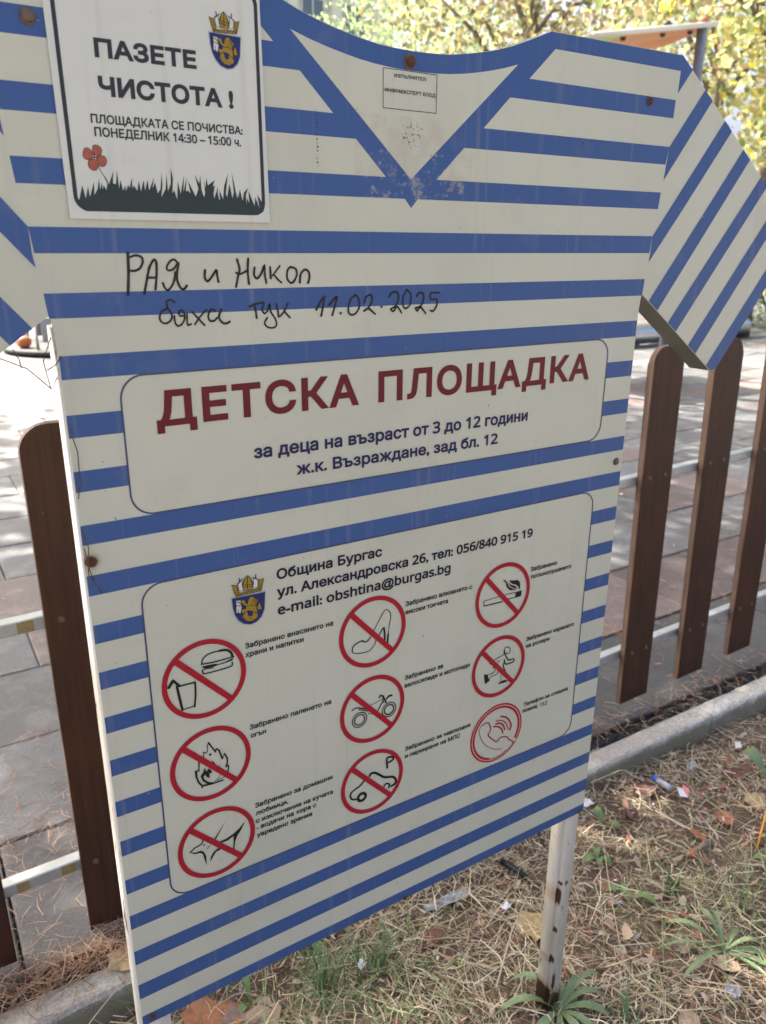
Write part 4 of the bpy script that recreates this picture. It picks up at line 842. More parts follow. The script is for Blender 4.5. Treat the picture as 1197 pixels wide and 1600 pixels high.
tree('linden_tree', 'tall tree closing the view beyond the right sleeve', (23.5, 13.5, 0), (23.5, 13.5, 5.8), (4.0, 4.0, 4.6), 2000, .17, YG[:3] + OL[:2], 61, trunk_r=.2, clump=.5)
tree('linden_tree', 'dark green tree standing at the back left of the playground', (2.5, 24.0, 0), (2.5, 24.0, 5.2), (3.4, 3.0, 3.6), 5500, .17, DG, 71, trunk_r=.2, clump=.5)
# clipped bushes behind
def bush(label, x, y, rx, ry, h, n, seed, pal=DG + LG[:1]):
    t = empty('bush', (x, y, -.02)); tag(t, label, 'bush')
    r = np.random.default_rng(seed); d = r.normal(size=(n, 3)); d /= np.linalg.norm(d, axis=1)[:, None]; d[:, 2] = np.abs(d[:, 2])
    C = d * r.uniform(.55, 1.05, (n, 1)) * np.array([rx, ry, h]) * (1 + .12 * np.sin(6 * d[:, :1] + seed))
    leaves_mesh('foliage', C, .10, pal, MAT['leaf'], t, seed=seed)
    for k in range(5):
        a = k * 1.3; tube('stem', [(0, 0, -.1), (.3 * rx * math.cos(a), .3 * ry * math.sin(a), h * .35), (.55 * rx * math.cos(a), .55 * ry * math.sin(a), h * .7)], [.03, .02, .006], MAT['bark'], t, 6)
bush('rounded green bush under the yellow tree beside the right sleeve', 15.6, 9.9, 1.7, 1.4, 2.5, 4200, 5)
bush('low green bush at the far edge of the paving, in the middle', 9.0, 17.2, 1.6, 1.0, 1.5, 2600, 6)
bush('wide dark bush at the far edge of the paving, in front of the pale building', 13.0, 17.3, 2.2, 1.1, 1.7, 3000, 7)
# sunlit strip of yellowing lawn beyond the tiles
ln = mesh_obj('lawn', [(-20, 17.95, -.10), (60, 17.95, -.10), (60, 60, -.10), (-20, 60, -.10)], [(0, 1, 2, 3)], M('lawn_grass', (.16, .17, .05), .9, var=(.30, .26, .10), scale=3, coord='Object'))
tag(ln, kind='structure')
ln2 = mesh_obj('lawn', [(24.05, -10, -.09), (60, -10, -.09), (60, 17.9, -.09), (24.05, 17.9, -.09)], [(0, 1, 2, 3)], ln.data.materials[0]); tag(ln2, kind='structure')

# ------------------------------------------------------------------ pale apartment block
MAT['render'] = M('pale_render', (.72, .72, .68), .8, var=(.62, .62, .58), scale=1.5)
MAT['wframe'] = M('window_frame', (.75, .76, .76), .5); MAT['pane'] = M('window_glass', (.10, .13, .16), .08, spec=.8)
bd = empty('apartment_building', (12.0, 33.0, 0)); tag(bd, 'pale rendered apartment block with tall window strips behind the trees', 'building')
box('wall', -9, 9, .30, 10, -.2, 15, MAT['render'], bd)
for fx in range(-8, 9, 2):
    box('pilaster', fx - .22, fx + .22, .0, .298, -.2, 14.8, MAT['render'], bd, .02)
for fl in range(5):
    box('slab_edge', -9.1, 9.1, .12, .296, 2.85 * fl + 2.72, 2.85 * fl + 2.95, MAT['wframe'], bd) if fl < 5 else None
    for fx in range(-7, 9, 2):
        wd = box('window', fx - .52, fx + .52, .22, .294, 2.85 * fl + .95, 2.85 * fl + 2.45, MAT['wframe'], bd, .01)
        for s in (-1, 1): box('pane', fx + s * .25 - .22, fx + s * .25 + .22, .205, .219, 2.85 * fl + 1.02, 2.85 * fl + 2.38, MAT['pane'], wd)
box('roof', -9.4, 9.4, -.3, 10.3, 15.003, 15.3, MAT['render'], bd)

# ------------------------------------------------------------------ playhouse, play tube, roundabout
MAT['lime'] = M('lime_panel', (.42, .52, .16), .45, var=(.36, .45, .14), scale=8); MAT['orange'] = M('orange_panel', (.62, .20, .07), .45, var=(.54, .17, .06), scale=8)
MAT['greypost'] = M('grey_steel_post', (.22, .25, .29), .4, metal=.3, var=(.17, .19, .22), scale=10); MAT['steel'] = M('stainless_steel', (.62, .62, .60), .25, metal=.9, var=(.5, .5, .48), scale=5)
MAT['dark'] = M('dark_rubber', (.025, .026, .028), .7, var=(.05, .05, .05), scale=30); MAT['creamedge'] = M('panel_edge', (.72, .70, .60), .5)
ph = empty('playhouse', (7.45, 6, 0)); tag(ph, 'playhouse with a tilted lime and orange roof panel on grey round posts', 'playhouse')
def pv(x, y, z): return Vector((x - 7.45, y - 6, z))
for (x, y, h) in ((7.47, 6.02, 3.62), (6.05, 6.15, 3.28), (7.5, 7.3, 3.5), (6.1, 7.35, 3.2)):
    tube('post', [pv(x, y, -.1), pv(x, y, h)], .052, MAT['greypost'], ph, 14)
    tube('post_cap', [pv(x, y, h), pv(x, y, h + .04)], [.056, .04], MAT['orange'], ph, 14)
def slab(name, P_, th, mat, parent):
    n = len(P_); nn = (P_[1] - P_[0]).cross(P_[2] - P_[0]).normalized()
    if nn.z < 0: nn = -nn
    V = [p for p in P_] + [p + nn * th for p in P_]
    bm = bmesh.new(); vs = [bm.verts.new(v) for v in V]; bm.faces.new(vs[:n][::-1]); bm.faces.new(vs[n:])
    for i in range(n): bm.faces.new((vs[i], vs[(i + 1) % n], vs[n + (i + 1) % n], vs[n + i]))
    bmesh.ops.recalc_face_normals(bm, faces=bm.faces); return bm_obj(name, bm, mat, parent)
lerp = lambda a, b, t: a + (b - a) * t
A_, B2, C2, D2 = pv(5.93, 6.0, 3.30), pv(7.62, 5.98, 3.60), pv(7.62, 6.62, 3.52), pv(6.05, 7.45, 3.22)
E1, E2 = lerp(A_, B2, .28), lerp(D2, C2, .30)
slab('lime_roof_panel', [A_, E1, E2, D2], .025, MAT['lime'], ph); slab('orange_roof_panel', [E1, B2, C2, E2], .025, MAT['orange'], ph)
tube('roof_edge', [A_ + Vector((0, -.012, .012)), B2 + Vector((0, -.012, .012))], .026, MAT['creamedge'], ph, 8)
tube('roof_edge', [A_ + Vector((-.01, 0, .012)), D2 + Vector((-.01, 0, .012))], .022, MAT['creamedge'], ph, 8)
for t_ in (.3, .62, .85): 
    p = lerp(A_, B2, t_) + Vector((0, .10, -.02)); tube('bolt_cap', [p, p + Vector((0, 0, -.025))], [.03, .022], MAT['dark'], ph, 10)
tube('bolt_cap', [lerp(A_, B2, .60) + Vector((0, .03, .03)), lerp(A_, B2, .60) + Vector((0, .03, .08))], [.05, .03], MAT['dark'], ph, 10)
for z in (1.2,):
    box('platform', -1.42, .07, .0, 1.33, z, z + .06, MAT['dark'], ph, .01)
for s in np.linspace(-1.3, -.1, 7): box('side_board', s - .07, s + .07, 1.30, 1.33, 1.26, 1.95, MAT['orange'] if s < -.7 else MAT['lime'], ph, .005)

pt = empty('play_tube', (11.12, 8.5, -.10)); tag(pt, 'long stainless steel play tube lying low behind the right sleeve', 'play tube')
pa = [(x, 0, .29) for x in (-1.9, -1.86, -1.78, 1.40, 1.47, 1.50)]
tube('barrel', pa, [.08, .14, .168, .168, .13, .06], MAT['steel'], pt, 28)
for x in (-1.3, 0, 1.0): box('saddle', x - .03, x + .03, -.12, .12, -.02, .14, MAT['greypost'], pt, .005)

ra = empty('roundabout', (2.37, 12.2, 0)); tag(ra, 'low dark roundabout with small orange seats and a pale handrail, left of the sign', 'roundabout')
tube('platform', [(0, 0, .03), (0, 0, .035), (0, 0, .085), (0, 0, .09)], [1.06, 1.08, 1.08, 1.05], MAT['dark'], ra, 48)
for k in range(8):
    a = math.radians(200 + 45 * k); cx_, cy_ = .88 * math.cos(a), .88 * math.sin(a)
    tube('seat', [(cx_, cy_, .09), (cx_, cy_, .13), (cx_, cy_, .20), (cx_, cy_, .25)], [.05, .09, .10, .05], MAT['orange'], ra, 14)
for k in range(4):
    a = math.radians(222 + 90 * k); cx_, cy_ = .95 * math.cos(a), .95 * math.sin(a)
    tube('handrail', [(cx_, cy_, .09), (cx_, cy_, .5), (cx_ * .7, cy_ * .7, .75), (0, 0, .78)], .024, MAT['metalpaint'], ra, 8)
    box('back_rest', -.12, .12, -.015, .015, .16, .5, MAT['greypost'], ra, .01).matrix_local = Matrix.Translation((cx_ * .72, cy_ * .72, 0)) @ Matrix.Rotation(a + math.pi / 2, 4, 'Z')
tube('centre_post', [(0, 0, .09), (0, 0, .80)], .05, MAT['greypost'], ra, 12)

# ------------------------------------------------------------------ litter of the verge and the playground edge
zgv = np.vectorize(zg)
def fibres(name, n, xr, yr, lr, wr, pal, seed, zoff=(0, .02), tilt=.22, bend=.35, mat='blade', zf=None, pos=None, dirf=None, colvar=.25, kind='stuff'):
    """thin bent strips lying about"""
    r = np.random.default_rng(seed)
    if pos is None:
        x = r.uniform(*xr, n); y = r.uniform(*yr, n)
        if name in ('dry_grass', 'pine_needles'):
            sg = 1 if name == 'dry_grass' else -1
            f = .70 + sg * .30 * np.tanh(2.2 * (np.sin(5.3 * x + 2.9 * y) + np.sin(3.1 * x - 7.7 * y + 1) + np.sin(11.3 * x + 9.1 * y) * .6))
            k_ = r.random(n) < f; x = x[k_]; y = y[k_]; n = len(x)
    else: x, y = pos; n = len(x)
    z = (zgv(x, y) if zf is None else zf(x, y)) + r.uniform(*zoff, n)
    th = r.uniform(0, 2 * math.pi, n) if dirf is None else dirf(r, n); Ln = r.uniform(*lr, n); Wn = r.uniform(*wr, n)
    tl = r.normal(0, tilt, n); bd_ = r.normal(0, bend, n); roll = r.uniform(-1.2, 1.2, n)
    S_ = []
    for s in (-.5, 0, .5):
        ang = th + bd_ * s
        px = x + np.cos(ang) * Ln * s; py = y + np.sin(ang) * Ln * s; pz = z + np.sin(tl) * Ln * (s + .5) + Ln * .12 * np.abs(tl) * (1 - 4 * s * s)
        wv = np.stack([-np.sin(ang) * np.cos(roll), np.cos(ang) * np.cos(roll), np.sin(roll)], 1) * (Wn * (1 if s < .4 else .45))[:, None] / 2
        p = np.stack([px, py, pz], 1); S_ += [p - wv, p + wv]
    V = np.stack(S_, 1).reshape(-1, 3); V[:, 2] = np.maximum(V[:, 2], np.repeat(zgv(x, y) if zf is None else zf(x, y), 6) + .0008)
    i = np.arange(n)[:, None] * 6; F = np.concatenate([i, i + 1, i + 3, i + 2, i + 2, i + 3, i + 5, i + 4], 1).reshape(-1, 4)
    pal = np.array(pal); cc = pal[r.integers(0, len(pal), n)] * (1 + r.uniform(-colvar, colvar, (n, 1)))
    o = quads(name, V, F, np.repeat(cc, 6, 0), MAT[mat]); tag(o, kind=kind); return o
STRAW = [(.72, .62, .42), (.64, .54, .36), (.78, .69, .50), (.56, .46, .30), (.42, .32, .20), (.60, .54, .42), (.44, .28, .19), (.58, .54, .32)]
DARKS = [(.17, .10, .065), (.12, .075, .05), (.24, .14, .09), (.09, .06, .04)]
NEED = [(.50, .31, .19), (.41, .24, .145), (.58, .39, .25), (.29, .165, .10)]
fibres('dry_grass', 19000, (-.7, 3.4), (.15, 1.335), (.03, .11), (.0010, .0026), STRAW, 1, zoff=(0, .022))
fibres('dry_grass', 13000, (-.7, 3.4), (.15, 1.335), (.015, .05), (.0014, .0042), STRAW + DARKS, 2, zoff=(0, .016), tilt=.35)
fibres('dry_grass', 3200, (-3.5, 6.0), (-2.5, .15), (.04, .12), (.0015, .004), STRAW, 3, zoff=(0, .02))
fibres('pine_needles', 5200, (-.7, 3.4), (.3, 1.335), (.04, .09), (.0008, .0014), NEED + STRAW[:2] + DARKS[:1], 4, zoff=(0, .018), bend=.5)
tz = lambda x, y: np.where(y < 1.412, .0035, .0045)
r = np.random.default_rng(9)
def along(n, x0, x1, yc, sd, dens=None):
    x = r.uniform(x0, x1, n)
    if dens is not None: x = x[r.random(n) < dens(x)]
    return x, np.clip(yc + r.normal(0, sd, len(x)), 1.352, 9)
fibres('pine_needles', 0, None, None, (.04, .085), (.0009, .0016), NEED, 5, zoff=(0, .022), pos=along(2600, -1.0, .55, 1.445, .030), zf=tz, bend=.5)
fibres('pine_needles', 0, None, None, (.03, .07), (.0009, .0016), NEED, 6, zoff=(0, .010), pos=along(2300, .5, 3.3, 1.475, .040, lambda x: .35 + .3 * np.sin(5 * x) ** 2), zf=tz, bend=.5)
fibres('pine_needles', 0, None, None, (.03, .07), (.0009, .0015), NEED, 7, zoff=(0, .004), pos=along(2200, -.6, .7, 1.95, .28), zf=tz, bend=.4, tilt=.05)
fibres('pine_needles', 0, None, None, (.03, .07), (.0009, .0015), NEED, 8, zoff=(0, .004), pos=along(4200, .6, 4.4, 2.25, .35, lambda x: .3 + .6 * np.sin(1.7 * x + 1) ** 2), zf=tz, bend=.4, tilt=.05)
jx = np.concatenate([r.normal(.27 + .5 * k_, .006, 170) for k_ in range(0, 2)]); fibres('pine_needles', 0, None, None, (.02, .06), (.0009, .0016), NEED, 10, zoff=(-.002, .006), pos=(jx, r.uniform(1.93, 2.39, len(jx))), zf=tz, dirf=lambda q, n: q.normal(math.pi / 2, .5, n), tilt=.08)
jy = np.concatenate([r.normal(1.93 + .46 * k_, .010, 330) for k_ in range(0, 5)]); fibres('pine_needles', 0, None, None, (.02, .06), (.0009, .0016), NEED, 11, zoff=(-.002, .006), pos=(r.uniform(-.2, 4.5, len(jy)), jy), zf=tz, dirf=lambda q, n: q.normal(0, .6, n), tilt=.08)
fibres('dry_grass', 0, None, None, (.02, .08), (.0009, .0022), STRAW, 12, zoff=(0, .006), pos=along(420, -.6, 3.4, 1.405, .03), zf=tz, tilt=.12)
# broken leaf scraps, seeds and pale grit
def scraps(name, n, xr, yr, s0, s1, pal, seed, zf=None):
    r = np.random.default_rng(seed); x = r.uniform(*xr, n); y = r.uniform(*yr, n); z = (zgv(x, y) if zf is None else zf(x, y)) + r.uniform(.003, .016, n)
    C = np.stack([x, y, z], 1); m_ = 6; an = np.arange(m_) / m_ * 2 * math.pi
    a0 = r.uniform(0, 6.28, n); sx = r.uniform(s0, s1, n); sy_ = sx * r.uniform(.18, .62, n)
    P_ = np.zeros((n, m_, 3)); rad_ = r.uniform(.45, 1.3, (n, m_))
    lx = np.cos(an)[None] * rad_ * sx[:, None] / 2; ly = np.sin(an)[None] * rad_ * sy_[:, None] / 2
    P_[:, :, 0] = x[:, None] + lx * np.cos(a0)[:, None] - ly * np.sin(a0)[:, None]; P_[:, :, 1] = y[:, None] + lx * np.sin(a0)[:, None] + ly * np.cos(a0)[:, None]
    tx = r.normal(0, .35, n)[:, None]; ty = r.normal(0, .35, n)[:, None]; cu = r.uniform(-22, 22, n)[:, None]
    P_[:, :, 2] = z[:, None] + lx * tx + ly * ty + cu * lx * lx
    V = np.concatenate([C[:, None, :], P_], 1).reshape(-1, 3); i = np.arange(n)[:, None] * (m_ + 1)
    F = np.concatenate([np.concatenate([i, i + 1 + k_, i + 1 + (k_ + 1) % m_], 1) for k_ in range(m_)], 0)
    pal = np.array(pal); cc = pal[r.integers(0, len(pal), n)] * (1 + r.uniform(-.25, .25, (n, 1)))
    o = quads(name, V, F, np.repeat(cc, m_ + 1, 0), MAT['blade']); tag(o, kind='stuff'); return o
fibres('dry_grass', 9000, (-.6, 3.3), (.2, 1.335), (.006, .024), (.0012, .0036), STRAW[:6] + DARKS, 19, zoff=(.002, .02), tilt=.4)
LEAFB = [(.38, .27, .18), (.48, .37, .25), (.28, .17, .12), (.54, .46, .35), (.33, .16, .11), (.44, .38, .32)]
scraps('leaf_litter', 4200, (-.7, 3.4), (.15, 1.33), .010, .034, LEAFB, 1)
scraps('leaf_litter', 260, (-.7, 3.4), (.15, 1.33), .03, .055, LEAFB[:5], 2)
scraps('pale_grit', 420, (-.5, 3.2), (.3, 1.33), .005, .014, [(.62, .60, .56), (.5, .5, .5), (.7, .68, .62)], 3)
scraps('leaf_litter', 200, (-.5, 5), (1.45, 5.5), .008, .03, LEAFB + [(.6, .58, .5)], 4, zf=tz)
# low green seedlings mixed in
scraps('ground_cover', 300, (.2, 3.2), (.3, 1.32), .006, .016, [(.17, .27, .07), (.22, .33, .10), (.12, .20, .06)], 5)
fibres('green_grass', 900, (-.6, 3.3), (.2, 1.32), (.03, .09), (.0012, .0028), [(.18, .26, .10), (.25, .33, .14), (.32, .36, .18)], 13, zoff=(0, .01), tilt=.6)
fibres('green_grass', 0, None, None, (.04, .11), (.0012, .0026), [(.16, .25, .09), (.22, .32, .12), (.30, .36, .17)], 14, zoff=(0, .02), tilt=.9, pos=(r.normal(.62, .15, 420), np.clip(r.normal(1.08, .10, 420), .2, 1.32)))
fibres('green_grass', 0, None, None, (.04, .10), (.0012, .0026), [(.20, .28, .12), (.30, .36, .17), (.40, .42, .22)], 15, zoff=(0, .02), tilt=.8, pos=(r.normal(1.50, .22, 420), np.clip(r.normal(.80, .12, 420), .2, 1.32)))
fibres('dry_grass', 1900, (-.7, 3.4), (.15, 1.335), (.06, .17), (.0014, .0030), STRAW[:3] + STRAW[-1:], 16, zoff=(.006, .03), tilt=.12, bend=.6)
# ------------------------------------------------------------------ plants that stand out
MAT['weed'] = M('weed_leaf', (.135, .20, .085), .55, var=(.20, .27, .13), scale=40, bump=.2, bscale=150); MAT['weed2'] = M('bright_seedling', (.12, .20, .06), .5, var=(.18, .26, .09), scale=50); MAT['darkgrass'] = M('dark_grass', (.11, .19, .075), .6, var=(.18, .27, .11), scale=50)
def long_leaf(L_, W_, up, drop, seed):
    r = random.Random(seed); V = []; Fc = []; n = 7
    tw = r.uniform(-.3, .3)
    for k in range(n + 1):
        t = k / n; w_ = W_ * (math.sin(math.pi * min(1, .06 + t ** 1.5 * .95)) ** .8) * .5 + .0008
        x = L_ * t; z = up * math.sin(math.pi * min(t * .8, 1)) - drop * t * t + .004; cy = .10 * L_ * tw * t * t * 4
        for s in (-1, 0, 1): V.append((x, cy + s * w_, z + abs(s) * w_ * .35 + s * tw * w_ * .6))
    for k in range(n):
        a = 3 * k
        for q in (0, 1): Fc.append((a + q, a + 3 + q, a + 4 + q, a + 1 + q))
    return V, Fc
def rosette(name, label, cat, x, y, leaves, mat, group=None):
    t = empty(name, (x, y, zg(x, y))); tag(t, label, cat, group)
    for k, (ang, L_, W_, up, dr) in enumerate(leaves):
        W_ *= .72; L_ *= .86; dr += .01
        V, Fc = long_leaf(L_, W_, up, dr, k + int(x * 100)); o = mesh_obj('leaf', V, Fc, MAT[mat], t, smooth=True); o.rotation_euler = (0, 0, math.radians(ang))
    return t
rosette('weed', 'large weed with long grey green leaves spread like a star, right of the post', 'weed', 1.366, .735,
        [(178, .165, .016, .03, .01), (118, .16, .015, .045, .02), (95, .11, .013, .07, 0), (60, .13, .012, .05, .02), (140, .18, .010, .03, .02), (10, .10, .014, .03, .01), (-18, .12, .015, .03, .02), (-45, .14, .022, .025, .02), (-62, .17, .012, .02, .02), (-80, .15, .012, .02, .02), (-30, .11, .013, .05, .02), (215, .09, .008, .02, .01)], 'weed')
rosette('weed', 'broad leaved weed growing round the rusty foot of the post', 'weed', .950, .825,
        [(150, .16, .022, .05, .02), (120, .13, .018, .07, .02), (195, .12, .024, .02, .01), (230, .12, .022, .02, .02), (262, .13, .028, .03, .03), (290, .13, .026, .03, .03), (318, .14, .024, .04, .03), (345, .13, .020, .05, .02), (10, .11, .018, .05, .02), (35, .09, .012, .03, .02), (0, .17, .012, .07, .05)], 'weed')
rosette('seedling', 'pair of bright round leaves beside the foot of the kerb, below the sign corner', 'seedling', 1.49, 1.20, [(100, .06, .035, .03, -.01), (285, .05, .03, .02, -.01)], 'weed2')
rosette('seedling', 'small leafy seedling just below the right corner of the board', 'seedling', 1.37, 1.115, [(170, .05, .03, .02, 0), (60, .045, .028, .02, 0), (290, .05, .03, .02, 0), (230, .04, .02, .02, 0)], 'weed2')
rosette('seedling', 'flat bright leaved seedling between the post and the gutter litter', 'seedling', 1.335, 1.0, [(20, .04, .03, .01, 0), (140, .045, .03, .01, 0), (260, .04, .03, .01, 0)], 'weed2')
rosette('seedling', 'single pointed green leaf growing in open straw right of the post', 'seedling', 1.36, .905, [(110, .075, .03, .02, 0), (300, .045, .02, .01, 0)], 'weed2')
rosette('seedling', 'small three leaved seedling below the orange leaves at the right', 'seedling', 1.72, .86, [(0, .04, .03, .01, 0), (120, .04, .03, .01, 0), (240, .04, .03, .01, 0)], 'weed2')
rosette('seedling', 'tall leafed seedling under the bottom edge of the sign', 'seedling', .62, 1.29, [(80, .06, .03, .05, 0), (250, .05, .03, .03, 0), (160, .05, .026, .03, 0)], 'weed2')
rosette('seedling', 'little green sprout at the lower left below the sign', 'seedling', .42, 1.20, [(85, .075, .022, .06, 0), (200, .04, .02, .02, 0), (330, .04, .018, .02, 0)], 'weed2')
def tuft(label, x, y, n, h, spread, mat, seed, lean=0):
    r = random.Random(seed); t = empty('grass_tuft', (x, y, zg(x, y))); tag(t, label, 'grass tuft')
    for k in range(n):
        a = r.uniform(0, 6.28); d = r.uniform(0, spread); x0, y0 = d * math.cos(a), d * math.sin(a); hh = h * r.uniform(.5, 1.1); le = r.uniform(.1, .7) * hh
        b = r.uniform(0, 6.28); V = []; w_ = r.uniform(.0014, .0028)
        for s in range(4):
            q = s / 3; cx_ = x0 + math.cos(b) * le * q * q + lean * q * q; cy_ = y0 + math.sin(b) * le * q * q; ww = w_ * (1 - q * .85)
            V += [(cx_ - ww * math.sin(b), cy_ + ww * math.cos(b), hh * q * (1 - .15 * q)), (cx_ + ww * math.sin(b), cy_ - ww * math.cos(b), hh * q * (1 - .15 * q))]
        mesh_obj('blade', V, [(2 * i, 2 * i + 1, 2 * i + 3, 2 * i + 2) for i in range(3)], MAT[mat], t)
tuft('loose tuft of upright green grass under the bottom edge of the sign', .575, 1.165, 55, .17, .05, 'darkgrass', 1)
tuft('smaller green grass tuft just right of the loose one', .70, 1.13, 45, .15, .055, 'darkgrass', 2)
tuft('dark feathery grass tuft right of the post, above the big weed', 1.44, .935, 30, .07, .03, 'darkgrass', 3)
tuft('pale green grass tuft at the right edge behind the big weed', 1.52, .80, 30, .10, .035, 'weed', 4)
tuft('thin grass tuft at the kerb by the left foot of the sign', .215, 1.30, 22, .12, .02, 'weed2', 5)
tuft('thin green grass tuft at the bottom edge right of the post', 1.05, .74, 16, .09, .03, 'darkgrass', 6)
rosette('seedling', 'big pale green oval leaf standing at the right edge of the picture', 'leaf', 2.045, 1.075, [(100, .10, .075, .05, -.03)], 'weed')
# ------------------------------------------------------------------ fallen leaves and rubbish, each its own thing
def leafmat(n, c): 
    if n not in MAT: MAT[n] = M(n, c, .7, var=tuple(q * .55 for q in c), scale=55, bump=.3, bscale=90)
    return n
leafmat('leaf_orange', (.44, .19, .09)); leafmat('leaf_yellow', (.54, .40, .20)); leafmat('leaf_brown', (.22, .11, .065)); leafmat('leaf_red', (.13, .05, .04)); leafmat('leaf_tan', (.46, .34, .22)); leafmat('leaf_grey', (.30, .21, .17))
def fallen(label, x, y, s, mat, rot, seed, curl=1.0, lobed=False, z=.014):
    r = random.Random(seed); n = 22; V = [(0, 0, .0)]; o_ = []
    for rr in (.5, 1):
        for k in range(n):
            a = 2 * math.pi * k / n; q = 1 + (.13 * math.cos(5 * a) + .06 * math.cos(3 * a + 1) if lobed else -.18 * math.cos(2 * a)) + r.uniform(-.11, .11)
            lx, ly = s / 2 * rr * q * math.cos(a) * (1 if lobed else 1.15), s / 2 * rr * q * math.sin(a) * (1 if lobed else .62)
            V.append((lx, ly, curl * (6 * ly * ly + 2.4 * lx * lx) + r.uniform(-.004, .004) * (rr + .2)))
    Fc = [(0, 1 + k, 1 + (k + 1) % n) for k in range(n)] + [(1 + k, 1 + n + k, 1 + n + (k + 1) % n, 1 + (k + 1) % n) for k in range(n)]
    e = mesh_obj('fallen_leaf', V, Fc, MAT[mat], None, (x, y, zg(x, y) + z), smooth=True); e.rotation_euler = (r.uniform(-.25, .25), r.uniform(-.25, .25), math.radians(rot)); tag(e, label, 'leaf'); return e
fallen('orange curled leaf nearest the right edge, on the straw', 1.775, 1.025, .060, 'leaf_orange', 60, 1, 2)
fallen('small orange leaf scrap left of the curled orange one', 1.648, 1.02, .045, 'leaf_orange', 100, 2)
fallen('pale yellow lobed leaf lying against the post', 1.07, 1.03, .08, 'leaf_yellow', 20, 3, .5, True)
fallen('brown curled leaf below the bottom edge of the sign', .845, 1.135, .065, 'leaf_brown', 10, 4, 2)
fallen('large rusty orange leaf at the bottom left corner of the verge', .335, 1.205, .12, 'leaf_orange', 20, 5, .6, True)
fallen('dark red crumpled leaf beside the blue lighter', 1.70, 1.245, .065, 'leaf_red', 30, 6, 2, True)
fallen('dark red leaf pile scrap near the kerb on the right', 1.98, 1.15, .06, 'leaf_red', 80, 7, 2, True)
fallen('narrow red brown leaf between the sign corner and the lighter', 1.58, 1.19, .05, 'leaf_red', -30, 8, 2)
fallen('yellow leaf at the right edge above the orange one', 1.91, 1.025, .055, 'leaf_yellow', 15, 9, 1, True)
fallen('crumpled tan leaf on the soil under the sign, lower left', .43, 1.145, .07, 'leaf_tan', 70, 10, .8, True)
fallen('greyish pink crumpled leaf under the sign, left of the tan one', .385, 1.17, .075, 'leaf_grey', 20, 11, .8, True)
fallen('pale folded leaf next to the large weed', 1.33, .70, .06, 'leaf_tan', 110, 12, 3)
fallen('tan leaf scrap low on the verge below the weed at the post', 1.15, .66, .06, 'leaf_tan', 40, 13, 2)
fallen('pale dry leaf just above the star shaped weed', 1.30, .80, .06, 'leaf_tan', 30, 14, 2)
fallen('yellow leaf on the pine needles by the left foot of the sign', .205, 1.40, .055, 'leaf_yellow', 60, 15, 1, True, z=.09)
fallen('dark brown leaf in the straw halfway between post and kerb', 1.22, 1.13, .06, 'leaf_brown', 120, 16, 2)
MAT['bluep'] = M('blue_plastic', (.03, .14, .55), .3); MAT['clearp'] = M('milky_plastic', (.58, .62, .70), .25, var=(.44, .48, .56), scale=60); MAT['paper'] = M('white_paper', (.80, .78, .76), .7); MAT['pinkp'] = M('pink_paper', (.70, .25, .22), .7); MAT['blackp'] = M('black_plastic', (.012, .013, .015), .35); MAT['straworange'] = M('orange_plastic', (.75, .33, .03), .35); MAT['film'] = M('clear_film', (.30, .30, .29), .15, var=(.50, .50, .50), scale=70, bump=.6, bscale=80)
def gl(x, y, dz): return Vector((x, y, zg(x, y) + dz))
def litter_tube(name, label, cat, parts, at):
    t = empty(name, gl(*at, 0)); tag(t, label, cat)
    for nm, P_, rd, mt in parts: tube(nm, [gl(*p) - t.location for p in P_], rd, MAT[mt], t, 10)
    return t
litter_tube('lighter', 'small pale lighter with a blue cap lying in the straw', 'lighter', [('body', [(1.775, 1.255, .020), (1.765, 1.20, .020)], .0095, 'clearp'), ('cap', [(1.776, 1.272, .020), (1.775, 1.256, .020)], .0100, 'bluep')], (1.77, 1.23))
litter_tube('plastic_tube', 'short black plastic tube beside the bottom edge of the sign', 'tube', [('body', [(1.148, 1.243, .024), (1.156, 1.205, .026), (1.166, 1.165, .018)], .009, 'blackp')], (1.156, 1.20))
litter_tube('drinking_straw', 'orange plastic straw sticking up at the right edge', 'straw', [('body', [(1.745, .905, .008), (1.80, .93, .05), (1.87, .96, .085)], .0027, 'straworange')], (1.745, .905))
litter_tube('cigarette_end', 'grey ash end with a brown ring lying in the straw at right', 'cigarette end', [('filter', [(1.552, .967, .018), (1.574, .975, .018)], .0085, 'leaf_orange'), ('ash', [(1.576, .975, .018), (1.62, .975, .022), (1.662, .985, .018)], [.006, .007, .004], 'leaf_grey')], (1.56, .97))
def crumple(name, label, cat, x, y, sx, sy_, rot, mat, seed, amp=.008, z=.02, n=6, nm=None, parent=None):
    r = random.Random(seed); V = []; Fc = []
    for j in range(n + 1):
        for i in range(n + 1): V.append(((i / n - .5) * sx + r.uniform(-.12, .12) * sx / n, (j / n - .5) * sy_ + r.uniform(-.12, .12) * sy_ / n, r.uniform(0, amp)))
    for j in range(n):
        for i in range(n): a = j * (n + 1) + i; Fc.append((a, a + 1, a + n + 2, a + n + 1))
    e = mesh_obj(name, V, Fc, MAT[mat], None, (x, y, zg(x, y) + z)); e.rotation_euler = (0, 0, math.radians(rot)); tag(e, label, cat); return e
crumple('plastic_wrapper', 'clear crumpled plastic strip just below the bottom edge of the sign', 'wrapper', .95, 1.215, .13, .028, -6, 'film', 1, .014, .012)
pp = empty('paper_scrap', gl(1.765, 1.16, .02)); tag(pp, 'torn paper scrap, half white and half pink, near the lighter', 'paper scrap')
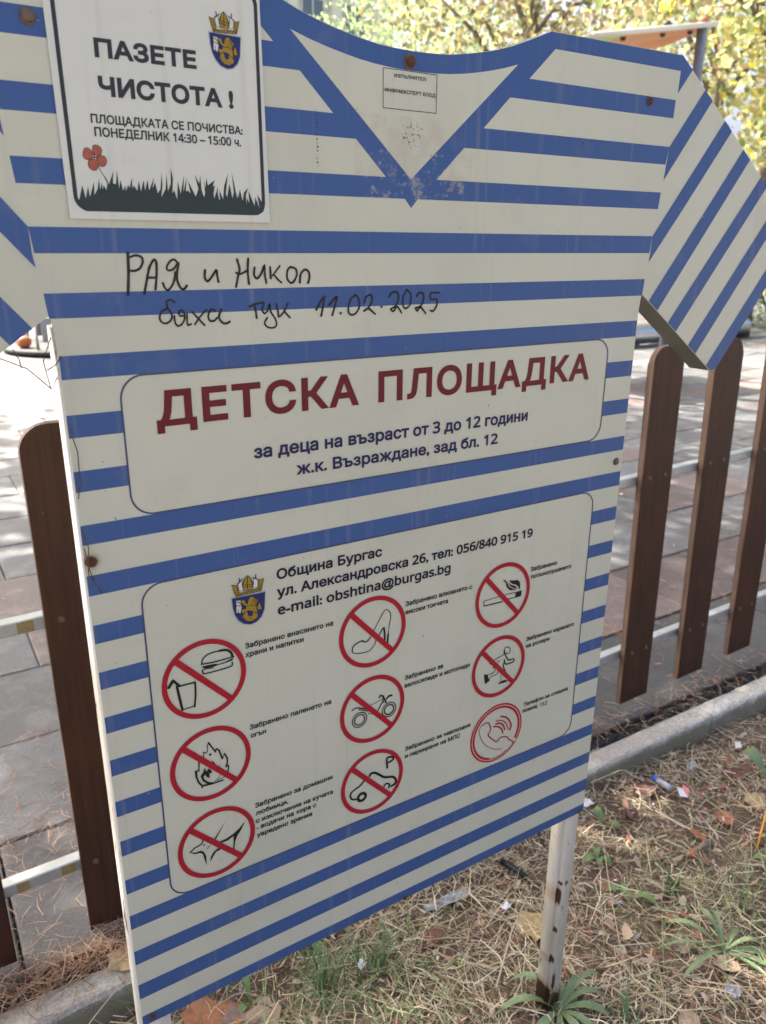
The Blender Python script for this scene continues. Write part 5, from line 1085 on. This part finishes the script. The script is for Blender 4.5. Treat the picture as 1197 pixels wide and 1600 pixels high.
mesh_obj('white_half', [(-.025, -.01, .01), (-.002, -.022, .004), (.008, .008, .012), (-.008, .016, .018)], [(0, 1, 2, 3)], MAT['paper'], pp); mesh_obj('pink_half', [(-.002, -.022, .004), (.026, -.004, .010), (.022, .018, .014), (.008, .008, .012)], [(0, 1, 2, 3)], MAT['pinkp'], pp)
crumple('plastic_scrap', 'whitish crumpled film on the litter near the kerb, right side', 'wrapper', 1.905, 1.235, .045, .02, 20, 'film', 3, .012, .03)
crumple('plastic_scrap', 'small white scrap close to the kerb, above the green leaf', 'scrap', 2.12, 1.225, .03, .02, 50, 'paper', 4, .012, .03)
crumple('plastic_scrap', 'white scrap in the grass tufts under the sign', 'scrap', .665, 1.15, .022, .018, 30, 'paper', 5, .01, .03)
crumple('plastic_scrap', 'white tissue scrap at the kerb beside the board corner', 'scrap', 1.50, 1.285, .03, .03, 0, 'paper', 6, .012, .02)
crumple('plastic_scrap', 'bluish plastic scrap low at the right under the star shaped weed', 'scrap', 1.28, .655, .03, .03, 0, 'film', 7, .012, .02)
crumple('plastic_scrap', 'white scrap left of the post foot', 'scrap', 1.04, 1.10, .022, .016, 10, 'paper', 8, .008, .03)
for k, (P_, rd, lb) in enumerate(((((.02, 1.22, .06), (.12, 1.30, .08), (.23, 1.36, .10)), .0016, 'long dry stalk leaning over the kerb at the lower left'), (((.86, .92, .03), (.99, 1.02, .05), (1.12, 1.10, .05)), .0022, 'dry pale stalk lying left of the post'), (((1.12, .80, .02), (1.20, .93, .12), (1.26, 1.02, .20)), .0014, 'thin dry stalk rising right of the post'), (((1.48, 1.26, .12), (1.60, 1.26, .11), (1.72, 1.25, .06)), .0013, 'thin dry stalk reaching from the sign corner to the lighter'))):
    e = empty('dry_stalk', gl(P_[0][0], P_[0][1], 0)); tag(e, lb, 'stalk'); tube('stalk', [gl(*p) - e.location for p in P_], [rd, rd * .8, rd * .5], M('stalk', (.52, .42, .27), .7) if k == 0 else bpy.data.materials['stalk'], e, 6)
print('tris', sum(len(o.data.polygons) for o in sc.objects if o.type == 'MESH') * 2)
